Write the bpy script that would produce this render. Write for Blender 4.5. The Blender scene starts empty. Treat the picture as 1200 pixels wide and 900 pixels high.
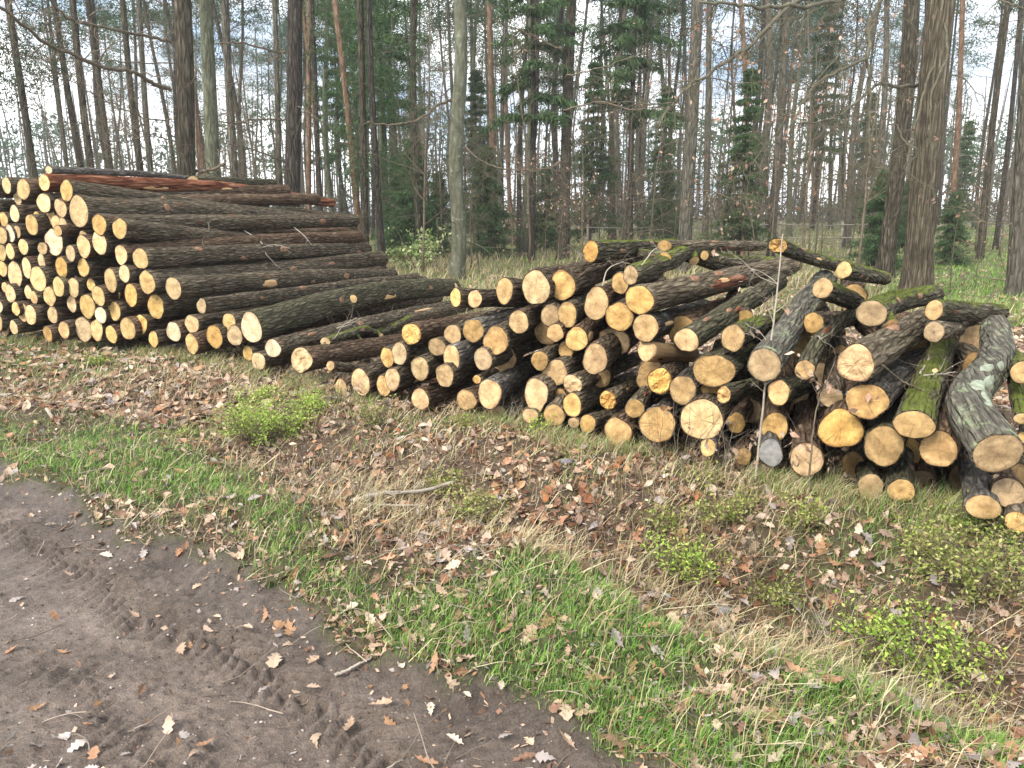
import bpy, math, random
import numpy as np
from mathutils import Vector, Matrix
random.seed(7); rng = np.random.default_rng(7)
S = bpy.context.scene; C = S.collection

# ---------------------------------------------------------------- camera
EYE = np.array([0.0, 0.0, 1.6]); FOC = 900.0
PITCH = math.atan(200 / 900)
FW = np.array([0, math.cos(PITCH), -math.sin(PITCH)])
UP = np.array([0, math.sin(PITCH), math.cos(PITCH)])
RT = np.array([1.0, 0, 0])
cam = bpy.data.objects.new('camera', bpy.data.cameras.new('camera')); C.objects.link(cam)
cam.location = EYE; cam.rotation_euler = (math.pi/2 - PITCH, 0, 0)
cam.data.sensor_width = 36; cam.data.lens = 27; cam.data.clip_start = 0.05; cam.data.clip_end = 2000
S.camera = cam

# ---------------------------------------------------------------- sky and sun
SUN_EL, SUN_AZ = math.radians(42), math.radians(222)
w = bpy.data.worlds.new('World'); S.world = w; w.use_nodes = True
nt = w.node_tree; nt.nodes.clear()
out = nt.nodes.new('ShaderNodeOutputWorld'); bg = nt.nodes.new('ShaderNodeBackground')
sky = nt.nodes.new('ShaderNodeTexSky'); sky.sky_type = 'NISHITA'; sky.sun_disc = False
sky.sun_elevation = SUN_EL; sky.sun_rotation = SUN_AZ; sky.air_density = 1.0; sky.dust_density = 1.5
tc = nt.nodes.new('ShaderNodeTexCoord'); mp = nt.nodes.new('ShaderNodeMapping'); mp.inputs['Scale'].default_value = (1, 1, 2.2)
nz = nt.nodes.new('ShaderNodeTexNoise'); nz.inputs['Scale'].default_value = 3.2; nz.inputs['Detail'].default_value = 7
cr = nt.nodes.new('ShaderNodeValToRGB'); cr.color_ramp.elements[0].position = 0.38; cr.color_ramp.elements[1].position = 0.58
mx = nt.nodes.new('ShaderNodeMix'); mx.data_type = 'RGBA'
mx.inputs['B'].default_value = (12.8, 12.9, 12.9, 1)
nt.links.new(tc.outputs['Generated'], mp.inputs[0]); nt.links.new(mp.outputs[0], nz.inputs['Vector'])
nt.links.new(nz.outputs['Fac'], cr.inputs[0]); nt.links.new(cr.outputs[0], mx.inputs['Factor'])
cl = nt.nodes.new('ShaderNodeMix'); cl.data_type = 'RGBA'; cl.inputs['Factor'].default_value = 0.62
cl.inputs['B'].default_value = (4.6, 6.0, 8.2, 1)
nt.links.new(sky.outputs[0], cl.inputs['A']); nt.links.new(cl.outputs['Result'], mx.inputs['A'])
nt.links.new(mx.outputs['Result'], bg.inputs['Color']); bg.inputs['Strength'].default_value = 0.13
nt.links.new(bg.outputs[0], out.inputs[0])
sl = bpy.data.lights.new('sun', 'SUN'); sl.energy = 4.0; sl.angle = math.radians(24); sl.color = (1, 0.93, 0.82)
so = bpy.data.objects.new('sun', sl); C.objects.link(so)
sd = Vector((math.sin(SUN_AZ)*math.cos(SUN_EL), math.cos(SUN_AZ)*math.cos(SUN_EL), math.sin(SUN_EL)))
so.rotation_euler = sd.to_track_quat('Z', 'Y').to_euler(); so.location = (0, 0, 30)
S.view_settings.view_transform = 'Standard'; S.view_settings.look = 'None'
S.view_settings.exposure = 0.55; S.view_settings.gamma = 1

# ---------------------------------------------------------------- maths
def ray(px, py): return FW + RT*((px-600)/FOC) + UP*((450-py)/FOC)
def at(px, py, t): return EYE + ray(px, py)*t
def on_ground(px, py, z=0.0):
    d = ray(px, py); return EYE + d*((z-EYE[2])/d[2])
def on_Y(px, py, Y):
    d = ray(px, py); return EYE + d*(Y/d[1])
def proj(P):
    P = np.asarray(P, float) - EYE
    f = np.maximum(P @ FW, 1e-3)
    return 600 + FOC*(P @ RT)/f, 450 - FOC*(P @ UP)/f, f
def hash3(i, j, k, s):
    n = (i.astype(np.int64)*374761393 + j.astype(np.int64)*668265263 + k.astype(np.int64)*2147483647 + s*974634777) & 0xffffffff
    n = ((n ^ (n >> 13))*1274126177) & 0xffffffff
    n = ((n ^ (n >> 16))*2246822519) & 0xffffffff
    return ((n ^ (n >> 15)) & 0xffffff)/float(0xffffff)
def noise(x, y, z=0.0, s=0):
    x, y, z = np.broadcast_arrays(np.asarray(x, float), np.asarray(y, float), np.asarray(z, float))
    i, j, k = np.floor(x), np.floor(y), np.floor(z)
    u, v, w_ = x-i, y-j, z-k
    u = u*u*(3-2*u); v = v*v*(3-2*v); w_ = w_*w_*(3-2*w_)
    r = 0
    for a in (0, 1):
        for b in (0, 1):
            for c in (0, 1):
                r = r + hash3(i+a, j+b, k+c, s)*(u if a else 1-u)*(v if b else 1-v)*(w_ if c else 1-w_)
    return r*2-1
def fbm(x, y, z=0.0, s=0, o=4):
    r, a = 0, 0.5
    for q in range(o):
        r = r + a*noise(np.asarray(x)*2**q, np.asarray(y)*2**q, np.asarray(z)*2**q, s+q*17); a *= .5
    return r
def sstep(a, b, x):
    t = np.clip((np.asarray(x, float)-a)/(b-a), 0, 1); return t*t*(3-2*t)
def poly_dist(x, y, pts):
    best = np.full(np.shape(x), 1e9); par = np.zeros(np.shape(x)); n = len(pts)-1
    for q in range(n):
        a, b = np.array(pts[q][:2]), np.array(pts[q+1][:2]); d = b-a
        t = np.clip(((x-a[0])*d[0]+(y-a[1])*d[1])/(d@d), 0, 1)
        dist = np.hypot(x-a[0]-t*d[0], y-a[1]-t*d[1])
        m = dist < best; best = np.where(m, dist, best); par = np.where(m, (q+t)/n, par)
    return best, par

# ---------------------------------------------------------------- mesh building
class MB:
    def __init__(s): s.V = []; s.Q = []; s.T = []; s.Cl = []; s.n = 0
    def add(s, V, Q=None, T=None, col=None):
        V = np.asarray(V, float).reshape(-1, 3); s.V.append(V)
        if Q is not None and len(Q): s.Q.append(np.asarray(Q, np.int64).reshape(-1, 4)+s.n)
        if T is not None and len(T): s.T.append(np.asarray(T, np.int64).reshape(-1, 3)+s.n)
        if col is None: col = np.ones((len(V), 3))*.5
        col = np.asarray(col, float)
        if col.ndim == 1: col = np.tile(col, (len(V), 1))
        s.Cl.append(col); s.n += len(V)
    def tube(s, P, R, seg=5, col=None, cap=True):
        P = np.asarray(P, float); R = np.broadcast_to(np.asarray(R, float), (len(P),))
        V, Q, T = tube_arrays(P, R, seg, cap); s.add(V, Q, T, col)
    def mesh(s, name, mat, smooth=True, colours=False):
        me = bpy.data.meshes.new(name)
        V = np.concatenate(s.V) if s.V else np.zeros((0, 3))
        Q = np.concatenate(s.Q) if s.Q else np.zeros((0, 4), int)
        T = np.concatenate(s.T) if s.T else np.zeros((0, 3), int)
        me.vertices.add(len(V)); me.vertices.foreach_set('co', V.astype(np.float32).ravel())
        lp = np.concatenate([Q.ravel(), T.ravel()]).astype(np.int32)
        me.loops.add(len(lp)); me.loops.foreach_set('vertex_index', lp)
        me.polygons.add(len(Q)+len(T))
        st = np.concatenate([np.arange(len(Q))*4, len(Q)*4+np.arange(len(T))*3]).astype(np.int32)
        me.polygons.foreach_set('loop_start', st)
        me.polygons.foreach_set('use_smooth', np.full(len(Q)+len(T), smooth))
        if colours:
            a = me.color_attributes.new('Col', 'FLOAT_COLOR', 'POINT')
            cc = np.concatenate(s.Cl); a.data.foreach_set('color', np.hstack([cc, np.ones((len(cc), 1))]).astype(np.float32).ravel())
        me.update(calc_edges=True); me.materials.append(mat)
        return me
def frames(P):
    d = np.gradient(P, axis=0); d /= np.linalg.norm(d, axis=1)[:, None]+1e-12
    ref = np.array([0, 0, 1.0]) if abs(d[0][2]) < .85 else np.array([0, 1.0, 0])
    X = np.zeros_like(P); Y = np.zeros_like(P)
    x = np.cross(ref, d[0]); x /= np.linalg.norm(x)
    for i in range(len(P)):
        x = x - d[i]*(x@d[i]); x /= np.linalg.norm(x); X[i] = x; Y[i] = np.cross(d[i], x)
    return X, Y, d
def tube_arrays(P, R, seg, cap=True):
    X, Y, _ = frames(P); a = np.arange(seg)/seg*2*np.pi
    V = P[:, None]+(X[:, None]*np.cos(a)[None, :, None]+Y[:, None]*np.sin(a)[None, :, None])*R[:, None, None]
    V = V.reshape(-1, 3); n = len(P)
    i, j = np.meshgrid(np.arange(n-1), np.arange(seg), indexing='ij'); j2 = (j+1) % seg
    Q = np.stack([i*seg+j, i*seg+j2, (i+1)*seg+j2, (i+1)*seg+j], -1).reshape(-1, 4)
    T = []
    if cap:
        V = np.vstack([V, P[0], P[-1]])
        jj = np.arange(seg); k = n*seg
        T = np.concatenate([np.stack([np.full(seg, k), (jj+1) % seg, jj], 1), np.stack([np.full(seg, k+1), (n-1)*seg+jj, (n-1)*seg+(jj+1) % seg], 1)])
    return V, Q, T
def spline(pts, n):
    pts = np.asarray(pts, float); m = len(pts)
    if m == 2: return pts[0]+(pts[1]-pts[0])*np.linspace(0, 1, n)[:, None]
    ext = np.vstack([2*pts[0]-pts[1], pts, 2*pts[-1]-pts[-2]])
    t = np.linspace(0, m-1-1e-9, n); i = t.astype(int); u = (t-i)[:, None]
    p0, p1, p2, p3 = ext[i], ext[i+1], ext[i+2], ext[i+3]
    return .5*(2*p1+(p2-p0)*u+(2*p0-5*p1+4*p2-p3)*u**2+(3*p1-p0-3*p2+p3)*u**3)

# ---------------------------------------------------------------- objects
def link(name, me, parent=None):
    o = bpy.data.objects.new(name, me); C.objects.link(o)
    if parent is not None: o.parent = parent
    return o
def tag(o, label=None, cat=None, group=None, kind=None):
    if label: o['label'] = label
    if cat: o['category'] = cat
    if group: o['group'] = group
    if kind: o['kind'] = kind
    return o
def thing(name, label, cat, loc, group=None):
    o = bpy.data.objects.new(name, None); C.objects.link(o); o.empty_display_size = .1
    o.location = [float(v) for v in loc]; return tag(o, label, cat, group)

# ---------------------------------------------------------------- materials
class NT:
    def __init__(s, name):
        s.m = bpy.data.materials.new(name); s.m.use_nodes = True; s.t = s.m.node_tree; s.t.nodes.clear()
        s.o = s.n('OutputMaterial'); s.b = s.n('BsdfPrincipled'); s.l(s.b.outputs[0], s.o.inputs[0])
        s.b.inputs['Specular IOR Level'].default_value = .25
    def n(s, k, **kw):
        x = s.t.nodes.new('ShaderNode'+k)
        for a, v in kw.items(): setattr(x, a, v)
        return x
    def l(s, a, b): s.t.links.new(a, b)
    def val(s, sock, v):
        if isinstance(v, bpy.types.NodeSocket): s.l(v, sock)
        else:
            if isinstance(v, tuple) and len(v) == 3 and sock.type == 'RGBA': v = (*v, 1)
            sock.default_value = v
    def noise(s, vec, scale, detail=4, rough=.6, dist=0):
        x = s.n('TexNoise'); x.inputs['Scale'].default_value = scale; x.inputs['Detail'].default_value = detail
        x.inputs['Roughness'].default_value = rough; x.inputs['Distortion'].default_value = dist
        if vec is not None: s.l(vec, x.inputs['Vector'])
        return x.outputs['Fac']
    def ramp(s, f, stops, interp='LINEAR'):
        x = s.n('ValToRGB'); x.color_ramp.interpolation = interp; e = x.color_ramp.elements
        while len(e) < len(stops): e.new(.5)
        for i, (p, c) in enumerate(stops):
            e[i].position = p; e[i].color = (c, c, c, 1) if isinstance(c, (int, float)) else (*c, 1)
        s.l(f, x.inputs[0]); return x.outputs[0]
    def mix(s, f, a, b, mode='MIX'):
        x = s.n('Mix', data_type='RGBA', blend_type=mode); s.val(x.inputs['Factor'], f); s.val(x.inputs['A'], a); s.val(x.inputs['B'], b)
        return x.outputs['Result']
    def math(s, op, a, b=0.0, clamp=False):
        x = s.n('Math', operation=op, use_clamp=clamp); s.val(x.inputs[0], a); s.val(x.inputs[1], b); return x.outputs[0]
    def bump(s, h, strength, dist=.02, normal=None):
        x = s.n('Bump'); x.inputs['Strength'].default_value = strength; x.inputs['Distance'].default_value = dist
        s.l(h, x.inputs['Height']);
        if normal: s.l(normal, x.inputs['Normal'])
        return x.outputs[0]
    def objvec(s, scale=(1, 1, 1)):
        tc = s.n('TexCoord'); oi = s.n('ObjectInfo'); mp = s.n('Mapping'); mp.inputs['Scale'].default_value = scale
        r = s.math('MULTIPLY', oi.outputs['Random'], 37.0)
        ad = s.n('VectorMath', operation='ADD'); s.l(tc.outputs['Object'], mp.inputs[0]); s.l(mp.outputs[0], ad.inputs[0])
        cx = s.n('CombineXYZ'); s.l(r, cx.inputs[0]); s.l(r, cx.inputs[1]); s.l(r, cx.inputs[2]); s.l(cx.outputs[0], ad.inputs[1])
        return ad.outputs[0], oi.outputs['Random'], tc.outputs['Object']

def bark_mat(name, dark, mid, light, moss=0.0, mosscol=(.075, .088, .02), lichen=0.0, lichcol=(.30, .38, .28), zs=7.0, xs=37, spots=0, spotcol=(.25, .09, .04)):
    m = NT(name); v, rnd, oc = m.objvec((xs, xs, zs)); v2, _, _ = m.objvec((1, 1, 1))
    n1 = m.noise(v, 1.0, 6, .65, .6); n2 = m.noise(v2, 4.5, 3)
    vo = m.n('TexVoronoi', feature='DISTANCE_TO_EDGE'); m.l(v, vo.inputs['Vector']); vo.inputs['Scale'].default_value = .8
    fur = m.ramp(vo.outputs['Distance'], [(0, 0), (.25, 1)])
    hgt = m.math('ADD', m.math('MULTIPLY', fur, .55), n1)
    c = m.ramp(n1, [(.28, dark), (.52, mid), (.75, light)])
    c = m.mix(m.math('MULTIPLY', m.math('SUBTRACT', 1.0, fur), .55), c, dark)
    if spots: c = m.mix(m.math('MULTIPLY', m.ramp(m.noise(m.objvec((3, 3, 1.2))[0], 3.0, 4, .7), [(.60, 0), (.68, 1)]), spots), c, spotcol)
    if lichen:
        f = m.ramp(m.noise(v2, 9, 5, .7), [(.62-.3*lichen, 0), (.70-.3*lichen, 1)])
        c = m.mix(m.math('MULTIPLY', f, .85), c, lichcol)
    if moss:
        ge = m.n('NewGeometry'); sp = m.n('SeparateXYZ'); m.l(ge.outputs['Normal'], sp.inputs[0])
        f = m.math('ADD', m.math('MULTIPLY', sp.outputs[2], .5), m.math('MULTIPLY', m.noise(v2, 6, 5, .7), 1.2))
        f = m.ramp(f, [(1.22-.6*moss, 0), (1.36-.6*moss, 1)])
        c = m.mix(f, c, m.mix(m.noise(v2, 60, 2), mosscol, tuple(q*1.9 for q in mosscol)))
    c = m.mix(.35, c, m.ramp(n2, [(.3, .25), (.7, .9)]), 'OVERLAY')
    m.l(c, m.b.inputs['Base Color']); m.b.inputs['Roughness'].default_value = .92; m.b.inputs['Specular IOR Level'].default_value = .08
    m.l(m.bump(hgt, 1.0, .07 if zs <= 3 and xs > 12 else .03), m.b.inputs['Normal']); return m.m
M = {}
M['oak'] = bark_mat('bark_oak', (.028, .021, .014), (.17, .136, .092), (.38, .32, .23), moss=.32)
M['dark'] = bark_mat('bark_dark', (.019, .014, .010), (.12, .09, .062), (.29, .235, .17), spots=.4, spotcol=(.20, .07, .03))
M['pinebark'] = bark_mat('bark_pine', (.021, .016, .011), (.125, .102, .07), (.29, .245, .18), zs=8, moss=.12, spots=.55, spotcol=(.17, .065, .03))
M['brown'] = bark_mat('bark_brown', (.03, .02, .013), (.14, .092, .06), (.28, .20, .135), moss=.12)
M['red'] = bark_mat('bark_red', (.045, .016, .010), (.25, .095, .05), (.50, .30, .20), zs=2.5, xs=14)
M['grey'] = bark_mat('bark_grey', (.04, .034, .03), (.16, .145, .125), (.34, .32, .29), zs=8, moss=.12)
M['mossy'] = bark_mat('bark_mossy', (.024, .02, .013), (.11, .098, .065), (.26, .225, .16), moss=.5)
M['green'] = bark_mat('bark_green', (.02, .018, .011), (.10, .092, .058), (.23, .21, .14), moss=.36, mosscol=(.055, .062, .022))
M['lichen'] = bark_mat('bark_lichen', (.05, .045, .035), (.15, .14, .115), (.33, .31, .22), lichen=.2, moss=.3, lichcol=(.24,.28,.17))
M['lichlog'] = bark_mat('bark_pale_lichen', (.05, .045, .035), (.17, .17, .13), (.28, .28, .22), lichen=.42, moss=.3, lichcol=(.33, .375, .29))
M['blue'] = bark_mat('bark_blue_lichen', (.02, .016, .013), (.08, .068, .055), (.18, .165, .145), lichen=.12, lichcol=(.22, .25, .25))
# standing trees
M['t_brown'] = bark_mat('trunk_brown', (.028, .024, .017), (.09, .078, .057), (.175, .155, .12), zs=3, xs=16, moss=.1)
M['t_oak'] = bark_mat('trunk_oak', (.045, .037, .025), (.16, .134, .095), (.33, .285, .21), zs=2.2, xs=22, moss=.05)
M['t_beech'] = bark_mat('trunk_smooth', (.07, .07, .045), (.125, .128, .092), (.19, .20, .155), zs=2, xs=7, lichen=.12, lichcol=(.24,.26,.21))
M['t_green'] = bark_mat('trunk_green', (.05, .052, .035), (.12, .125, .085), (.20, .20, .15), zs=3, xs=12, moss=.2, mosscol=(.07, .085, .025))
M['t_grey'] = bark_mat('trunk_grey', (.055, .050, .038), (.135, .125, .10), (.23, .215, .18), zs=3, xs=14)
M['t_red'] = bark_mat('trunk_red', (.08, .052, .036), (.20, .125, .085), (.29, .20, .145), zs=3, xs=10)
M['t_dark'] = bark_mat('trunk_dark', (.025, .022, .018), (.07, .06, .05), (.13, .115, .10), zs=3, xs=16)

def face_mat(name, core, outer, rim, rings=170.0, ringamt=.35, crack=.7, rough=.75):
    m = NT(name); v, rnd, oc = m.objvec((1, 1, 1))
    sp = m.n('SeparateXYZ'); m.l(oc, sp.inputs[0])
    cx = m.n('CombineXYZ'); m.l(sp.outputs[0], cx.inputs[0]); m.l(sp.outputs[1], cx.inputs[1])
    ln = m.n('VectorMath', operation='LENGTH'); m.l(cx.outputs[0], ln.inputs[0])
    wob = m.noise(v, 9, 3); rad = m.math('ADD', ln.outputs['Value'], m.math('MULTIPLY', m.math('SUBTRACT', wob, .5), .035))
    at_ = m.n('Attribute', attribute_name='Col'); s2 = m.n('SeparateColor'); m.l(at_.outputs['Color'], s2.inputs[0]); rr = s2.outputs[0]
    base = m.ramp(m.math('ADD', rr, m.math('MULTIPLY', m.math('SUBTRACT', wob, .5), .5)), [(.0, core), (.55, tuple((a+b)/2 for a, b in zip(core, outer))), (.75, outer), (.97, outer), (1.0, rim)])
    ring = m.math('SINE', m.math('MULTIPLY', rad, rings)); ring = m.math('MULTIPLY', m.math('ADD', ring, 1.0), .5)
    ring = m.math('MULTIPLY', ring, m.noise(v, 30, 2))
    c = m.mix(m.math('MULTIPLY', ring, ringamt), base, tuple(q*.62 for q in core))
    nv = m.n('VectorMath', operation='NORMALIZE'); m.l(cx.outputs[0], nv.inputs[0])
    ad = m.n('VectorMath', operation='ADD'); m.l(nv.outputs[0], ad.inputs[0])
    c3 = m.n('CombineXYZ'); m.l(m.math('MULTIPLY', rnd, 91.0), c3.inputs[2]); m.l(c3.outputs[0], ad.inputs[1])
    ck = m.noise(ad.outputs[0], 3.6, 2, .5)
    ck = m.ramp(ck, [(.482, 0), (.497, 1), (.503, 1), (.518, 0)])
    lim = m.math('SUBTRACT', 1.0, m.ramp(m.math('ADD', rr, m.math('MULTIPLY', m.math('SUBTRACT', m.noise(v, 10, 1), .5), 2.6)), [(.45, 0), (.7, 1)]))
    c = m.mix(m.math('MULTIPLY', m.math('MULTIPLY', ck, lim), crack), c, (.07, .035, .015))
    blot = m.noise(v, 13, 5, .7); c = m.mix(m.math('MULTIPLY', m.ramp(m.math('ADD', blot, m.math('MULTIPLY', m.ramp(rr, [(.55, 0), (1, 1)]), .12)), [(.42, 0), (.70, 1)]), .85), c, tuple(q*.45 for q in core))
    fine = m.noise(m.objvec((260, 30, 30))[0], 1, 3); c = m.mix(.28, c, m.ramp(fine, [(.3, .3), (.7, .75)]), 'OVERLAY')
    pith = m.ramp(ln.outputs['Value'], [(.0, 1), (.009, 0)]); c = m.mix(m.math('MULTIPLY', pith, .5), c, (.12, .06, .03))
    hs = m.n('HueSaturation'); m.l(c, hs.inputs['Color']); m.l(m.math('ADD', m.math('MULTIPLY', rnd, .42), .76), hs.inputs['Value'])
    m.l(m.math('ADD', m.math('MULTIPLY', m.math('FRACT', m.math('MULTIPLY', rnd, 7.3)), .3), .8), hs.inputs['Saturation'])
    m.l(hs.outputs[0], m.b.inputs['Base Color']); m.b.inputs['Roughness'].default_value = rough
    m.l(m.bump(m.math('ADD', fine, m.math('MULTIPLY', ring, .6)), .35, .004), m.b.inputs['Normal']); return m.m
M['gold'] = face_mat('cut_golden', (.49, .295, .108), (.68, .45, .185), (.40, .20, .07))
M['pale'] = face_mat('cut_pale', (.58, .385, .155), (.72, .51, .24), (.48, .29, .12))
M['white'] = face_mat('cut_whitish', (.62, .48, .29), (.70, .57, .37), (.50, .35, .2), crack=.3)
M['orange'] = face_mat('cut_orange', (.50, .29, .105), (.68, .43, .17), (.35, .15, .05))
M['pink'] = face_mat('cut_pinkish', (.56, .37, .17), (.70, .48, .24), (.4, .2, .1), crack=.3)
M['tan'] = face_mat('cut_tan', (.43, .27, .11), (.56, .37, .16), (.30, .16, .07), ringamt=.6)
M['weather'] = face_mat('cut_weathered', (.30, .29, .28), (.36, .35, .33), (.16, .14, .12), ringamt=.4)
def plain(name, c1, c2, scale=8, rough=.8, bumpv=.3, stretch=(1, 1, 1)):
    m = NT(name); v, rnd, oc = m.objvec(stretch); n = m.noise(v, scale, 5, .65)
    m.l(m.ramp(n, [(.3, c1), (.7, c2)]), m.b.inputs['Base Color']); m.b.inputs['Roughness'].default_value = rough
    m.l(m.bump(n, bumpv, .01), m.b.inputs['Normal']); return m.m
M['wood'] = plain('bare_wood', (.42, .24, .11), (.68, .46, .24), 3, stretch=(20, 20, 2))
M['knot'] = plain('knot_wood', (.10, .05, .03), (.34, .19, .11), 30)
M['twig'] = plain('twig', (.075, .058, .04), (.20, .16, .115), 12)
M['lichpatch'] = plain('lichen_patch', (.13, .14, .10), (.34, .39, .29), 26, bumpv=.6)
M['twigpale'] = plain('twig_pale', (.20, .17, .13), (.42, .37, .31), 12)
M['limb'] = plain('limb', (.055, .05, .032), (.155, .14, .092), 6)
M['fence'] = plain('fence_wood', (.16, .14, .12), (.32, .29, .25), 5)
M['stone'] = plain('stone', (.10, .10, .11), (.22, .22, .24), 20)
def leafmat(name, transl=.3, rough=.6, spec=.2):
    m = NT(name); a = m.n('Attribute', attribute_name='Col'); tcn = m.n('TexCoord')
    n = m.noise(tcn.outputs['Object'], 45, 3); c = m.mix(.35, a.outputs['Color'], m.ramp(n, [(.3, .25), (.7, .8)]), 'OVERLAY')
    m.l(c, m.b.inputs['Base Color']); m.b.inputs['Roughness'].default_value = rough; m.b.inputs['Specular IOR Level'].default_value = spec
    tr = m.n('BsdfTranslucent'); m.l(c, tr.inputs[0]); mxs = m.n('MixShader'); mxs.inputs[0].default_value = transl
    m.l(m.b.outputs[0], mxs.inputs[1]); m.l(tr.outputs[0], mxs.inputs[2]); m.l(mxs.outputs[0], m.o.inputs[0]); return m.m
M['leaf'] = leafmat('dry_leaf', .15, .6); M['grass'] = leafmat('grass_blade', .3, .5); M['green_leaf'] = leafmat('fresh_leaf', .35, .45)
M['needle'] = leafmat('needles', .2, .6)
# ================================================================ GROUND
EDGE = [on_ground(*p)[:2] for p in ((-420, 455), (-150, 502), (0, 541), (110, 582), (230, 640), (370, 700), (500, 762), (640, 822), (770, 900), (900, 1020), (1000, 1200))]
DITCH = [on_ground(px, py, -.1)[:2] for px, py in ((-500, 400), (-100, 436), (200, 492), (400, 552), (560, 610), (760, 655), (960, 715), (1130, 775), (1400, 900), (1800, 1150))]
def side_of_track(x, y):
    """signed distance to the track's edge; positive on the track (towards lower left)"""
    d, _ = poly_dist(x, y, EDGE)
    ex = np.interp(y, [p[1] for p in EDGE][::-1], [p[0] for p in EDGE][::-1])
    on = np.where(x < ex - np.maximum(y-6.5, 0)*6, d, -d)
    return np.where(y > 9, -np.maximum(d, 1), on)
def height(x, y, micro=True):
    x = np.asarray(x, float); y = np.asarray(y, float)
    s = side_of_track(x, y) + .10*noise(x*3, y*3, 0, 5) + .04*noise(x*11, y*11, 0, 6)
    h = .05*noise(x*.35, y*.35, 0, 1)*sstep(4, 12, y) + .035*noise(x*1.3, y*1.3, 0, 2)*sstep(.1, -.4, s)
    dd, par = poly_dist(x, y, DITCH)
    dd = dd + .12*noise(x*1.7, y*1.7, 0, 9)
    depth = .12 + .20*sstep(.35, .7, par)
    h = h - depth*np.exp(-(dd/.42)**2)*sstep(.0, -.2, s)
    # bank lip on the pile side of the ditch
    h = h + .05*np.exp(-((dd-.75)/.3)**2)*sstep(.2, .6, par)
    tr = sstep(-.02, .16, s)
    h = h - .07*tr - .035*np.exp(-((s-.55)/.28)**2)*tr + .03*np.exp(-((s-1.7)/.5)**2)
    # far floor rises gently to the right
    h = h + .6*sstep(16, 45, y)*sstep(0, 25, x)
    if micro:
        near = sstep(12, 5, y)
        rough_ = .35+.65*sstep(-.2, .5, noise(x*.9, y*.9, 0, 29)+np.exp(-(s/.3)**2)); m = tr*rough_*(.020*fbm(x*9, y*9, 0, 21) + .012*np.abs(noise(x*22, y*22, 0, 22))*sstep(.1, .5, noise(x*1.2, y*1.2, 0, 23)+.25) + .010*noise(x*44, y*48, 0, 24))
        m = m + (1-tr)*(.045*fbm(x*5, y*5, 0, 25)+.02*noise(x*17, y*17, 0, 26))
        # tyre tread: slanting lugs along the near rut
        band = np.exp(-((s-.38)/.13)**2)+.6*np.exp(-((s-.85)/.1)**2)
        along = y*.83 - x*.55
        lug = sstep(-.1, .5, np.sin(along*95 + np.abs(s-.38)*60))
        m = m + tr*band*(lug-.5)*.034*sstep(-.7, -.1, noise(x*1.4, y*1.4, 0, 28))
        h = h + m*near
    return h
def blobs(px, py, L):
    r = np.zeros(np.shape(px))
    for (cx, cy, rx, ry, a) in L: r = r + a*np.exp(-((px-cx)/rx)**2-((py-cy)/ry)**2)
    return r
GREEN = [(60, 528, 110, 28, 2.0), (190, 562, 90, 26, 1.8), (275, 600, 70, 26, 1.3), (-120, 500, 120, 24, 1.5), (350, 640, 60, 30, .8), (330, 680, 50, 18, .6), (420, 690, 60, 30, .7), (500, 735, 70, 40, 1.0), (640, 700, 110, 45, 1.3), (640, 790, 90, 40, 1.0),
         (740, 790, 120, 70, 1.4), (840, 850, 160, 60, 1.5), (1000, 830, 160, 70, .9), (1020, 770, 60, 30, 1.0), (1170, 860, 90, 50, 1.3), (80, 428, 100, 20, 1.1), (20, 405, 60, 20, 1.0), (190, 416, 90, 12, 1.1), (300, 428, 60, 8, .8), (120, 500, 90, 20, .5), (230, 490, 60, 20, .5), (330, 410, 90, 14, .5),
         (560, 500, 80, 14, .6), (680, 560, 60, 20, .35), (900, 590, 80, 20, .4), (1000, 620, 90, 20, .6), (1100, 660, 120, 40, .5), (960, 650, 60, 40, .4), (460, 500, 60, 20, .3),
         (1170, 300, 110, 26, 1.8), (1130, 340, 80, 22, 2.0), (1190, 380, 30, 30, .7), (630, 315, 60, 12, .8), (660, 290, 60, 8, .8), (590, 290, 60, 10, .6), (500, 330, 60, 10, .5)]
STRAW = [(470, 540, 60, 40, .7), (430, 600, 70, 40, 1.0), (620, 640, 80, 25, 1.3), (900, 620, 80, 50, .8), (830, 560, 120, 30, .8), (700, 500, 150, 18, .9), (950, 760, 120, 40, 1.0), (1050, 800, 120, 40, .9), (1150, 730, 60, 30, .8), (300, 455, 150, 24, 1.0), (150, 440, 170, 26, 1.0), (520, 310, 60, 25, 1.3), (640, 320, 60, 20, .8), (1140, 280, 60, 20, .5), (500, 480, 80, 15, .6), (250, 560, 60, 30, .5), (780, 620, 50, 40, .9)]
BROWN = [(520, 610, 140, 50, 1.0), (470, 520, 90, 22, .8), (800, 640, 120, 50, .9), (960, 700, 130, 30, 1.0), (1130, 780, 90, 30, 1.0), (200, 460, 140, 30, .5), (660, 600, 80, 50, .8)]

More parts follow.
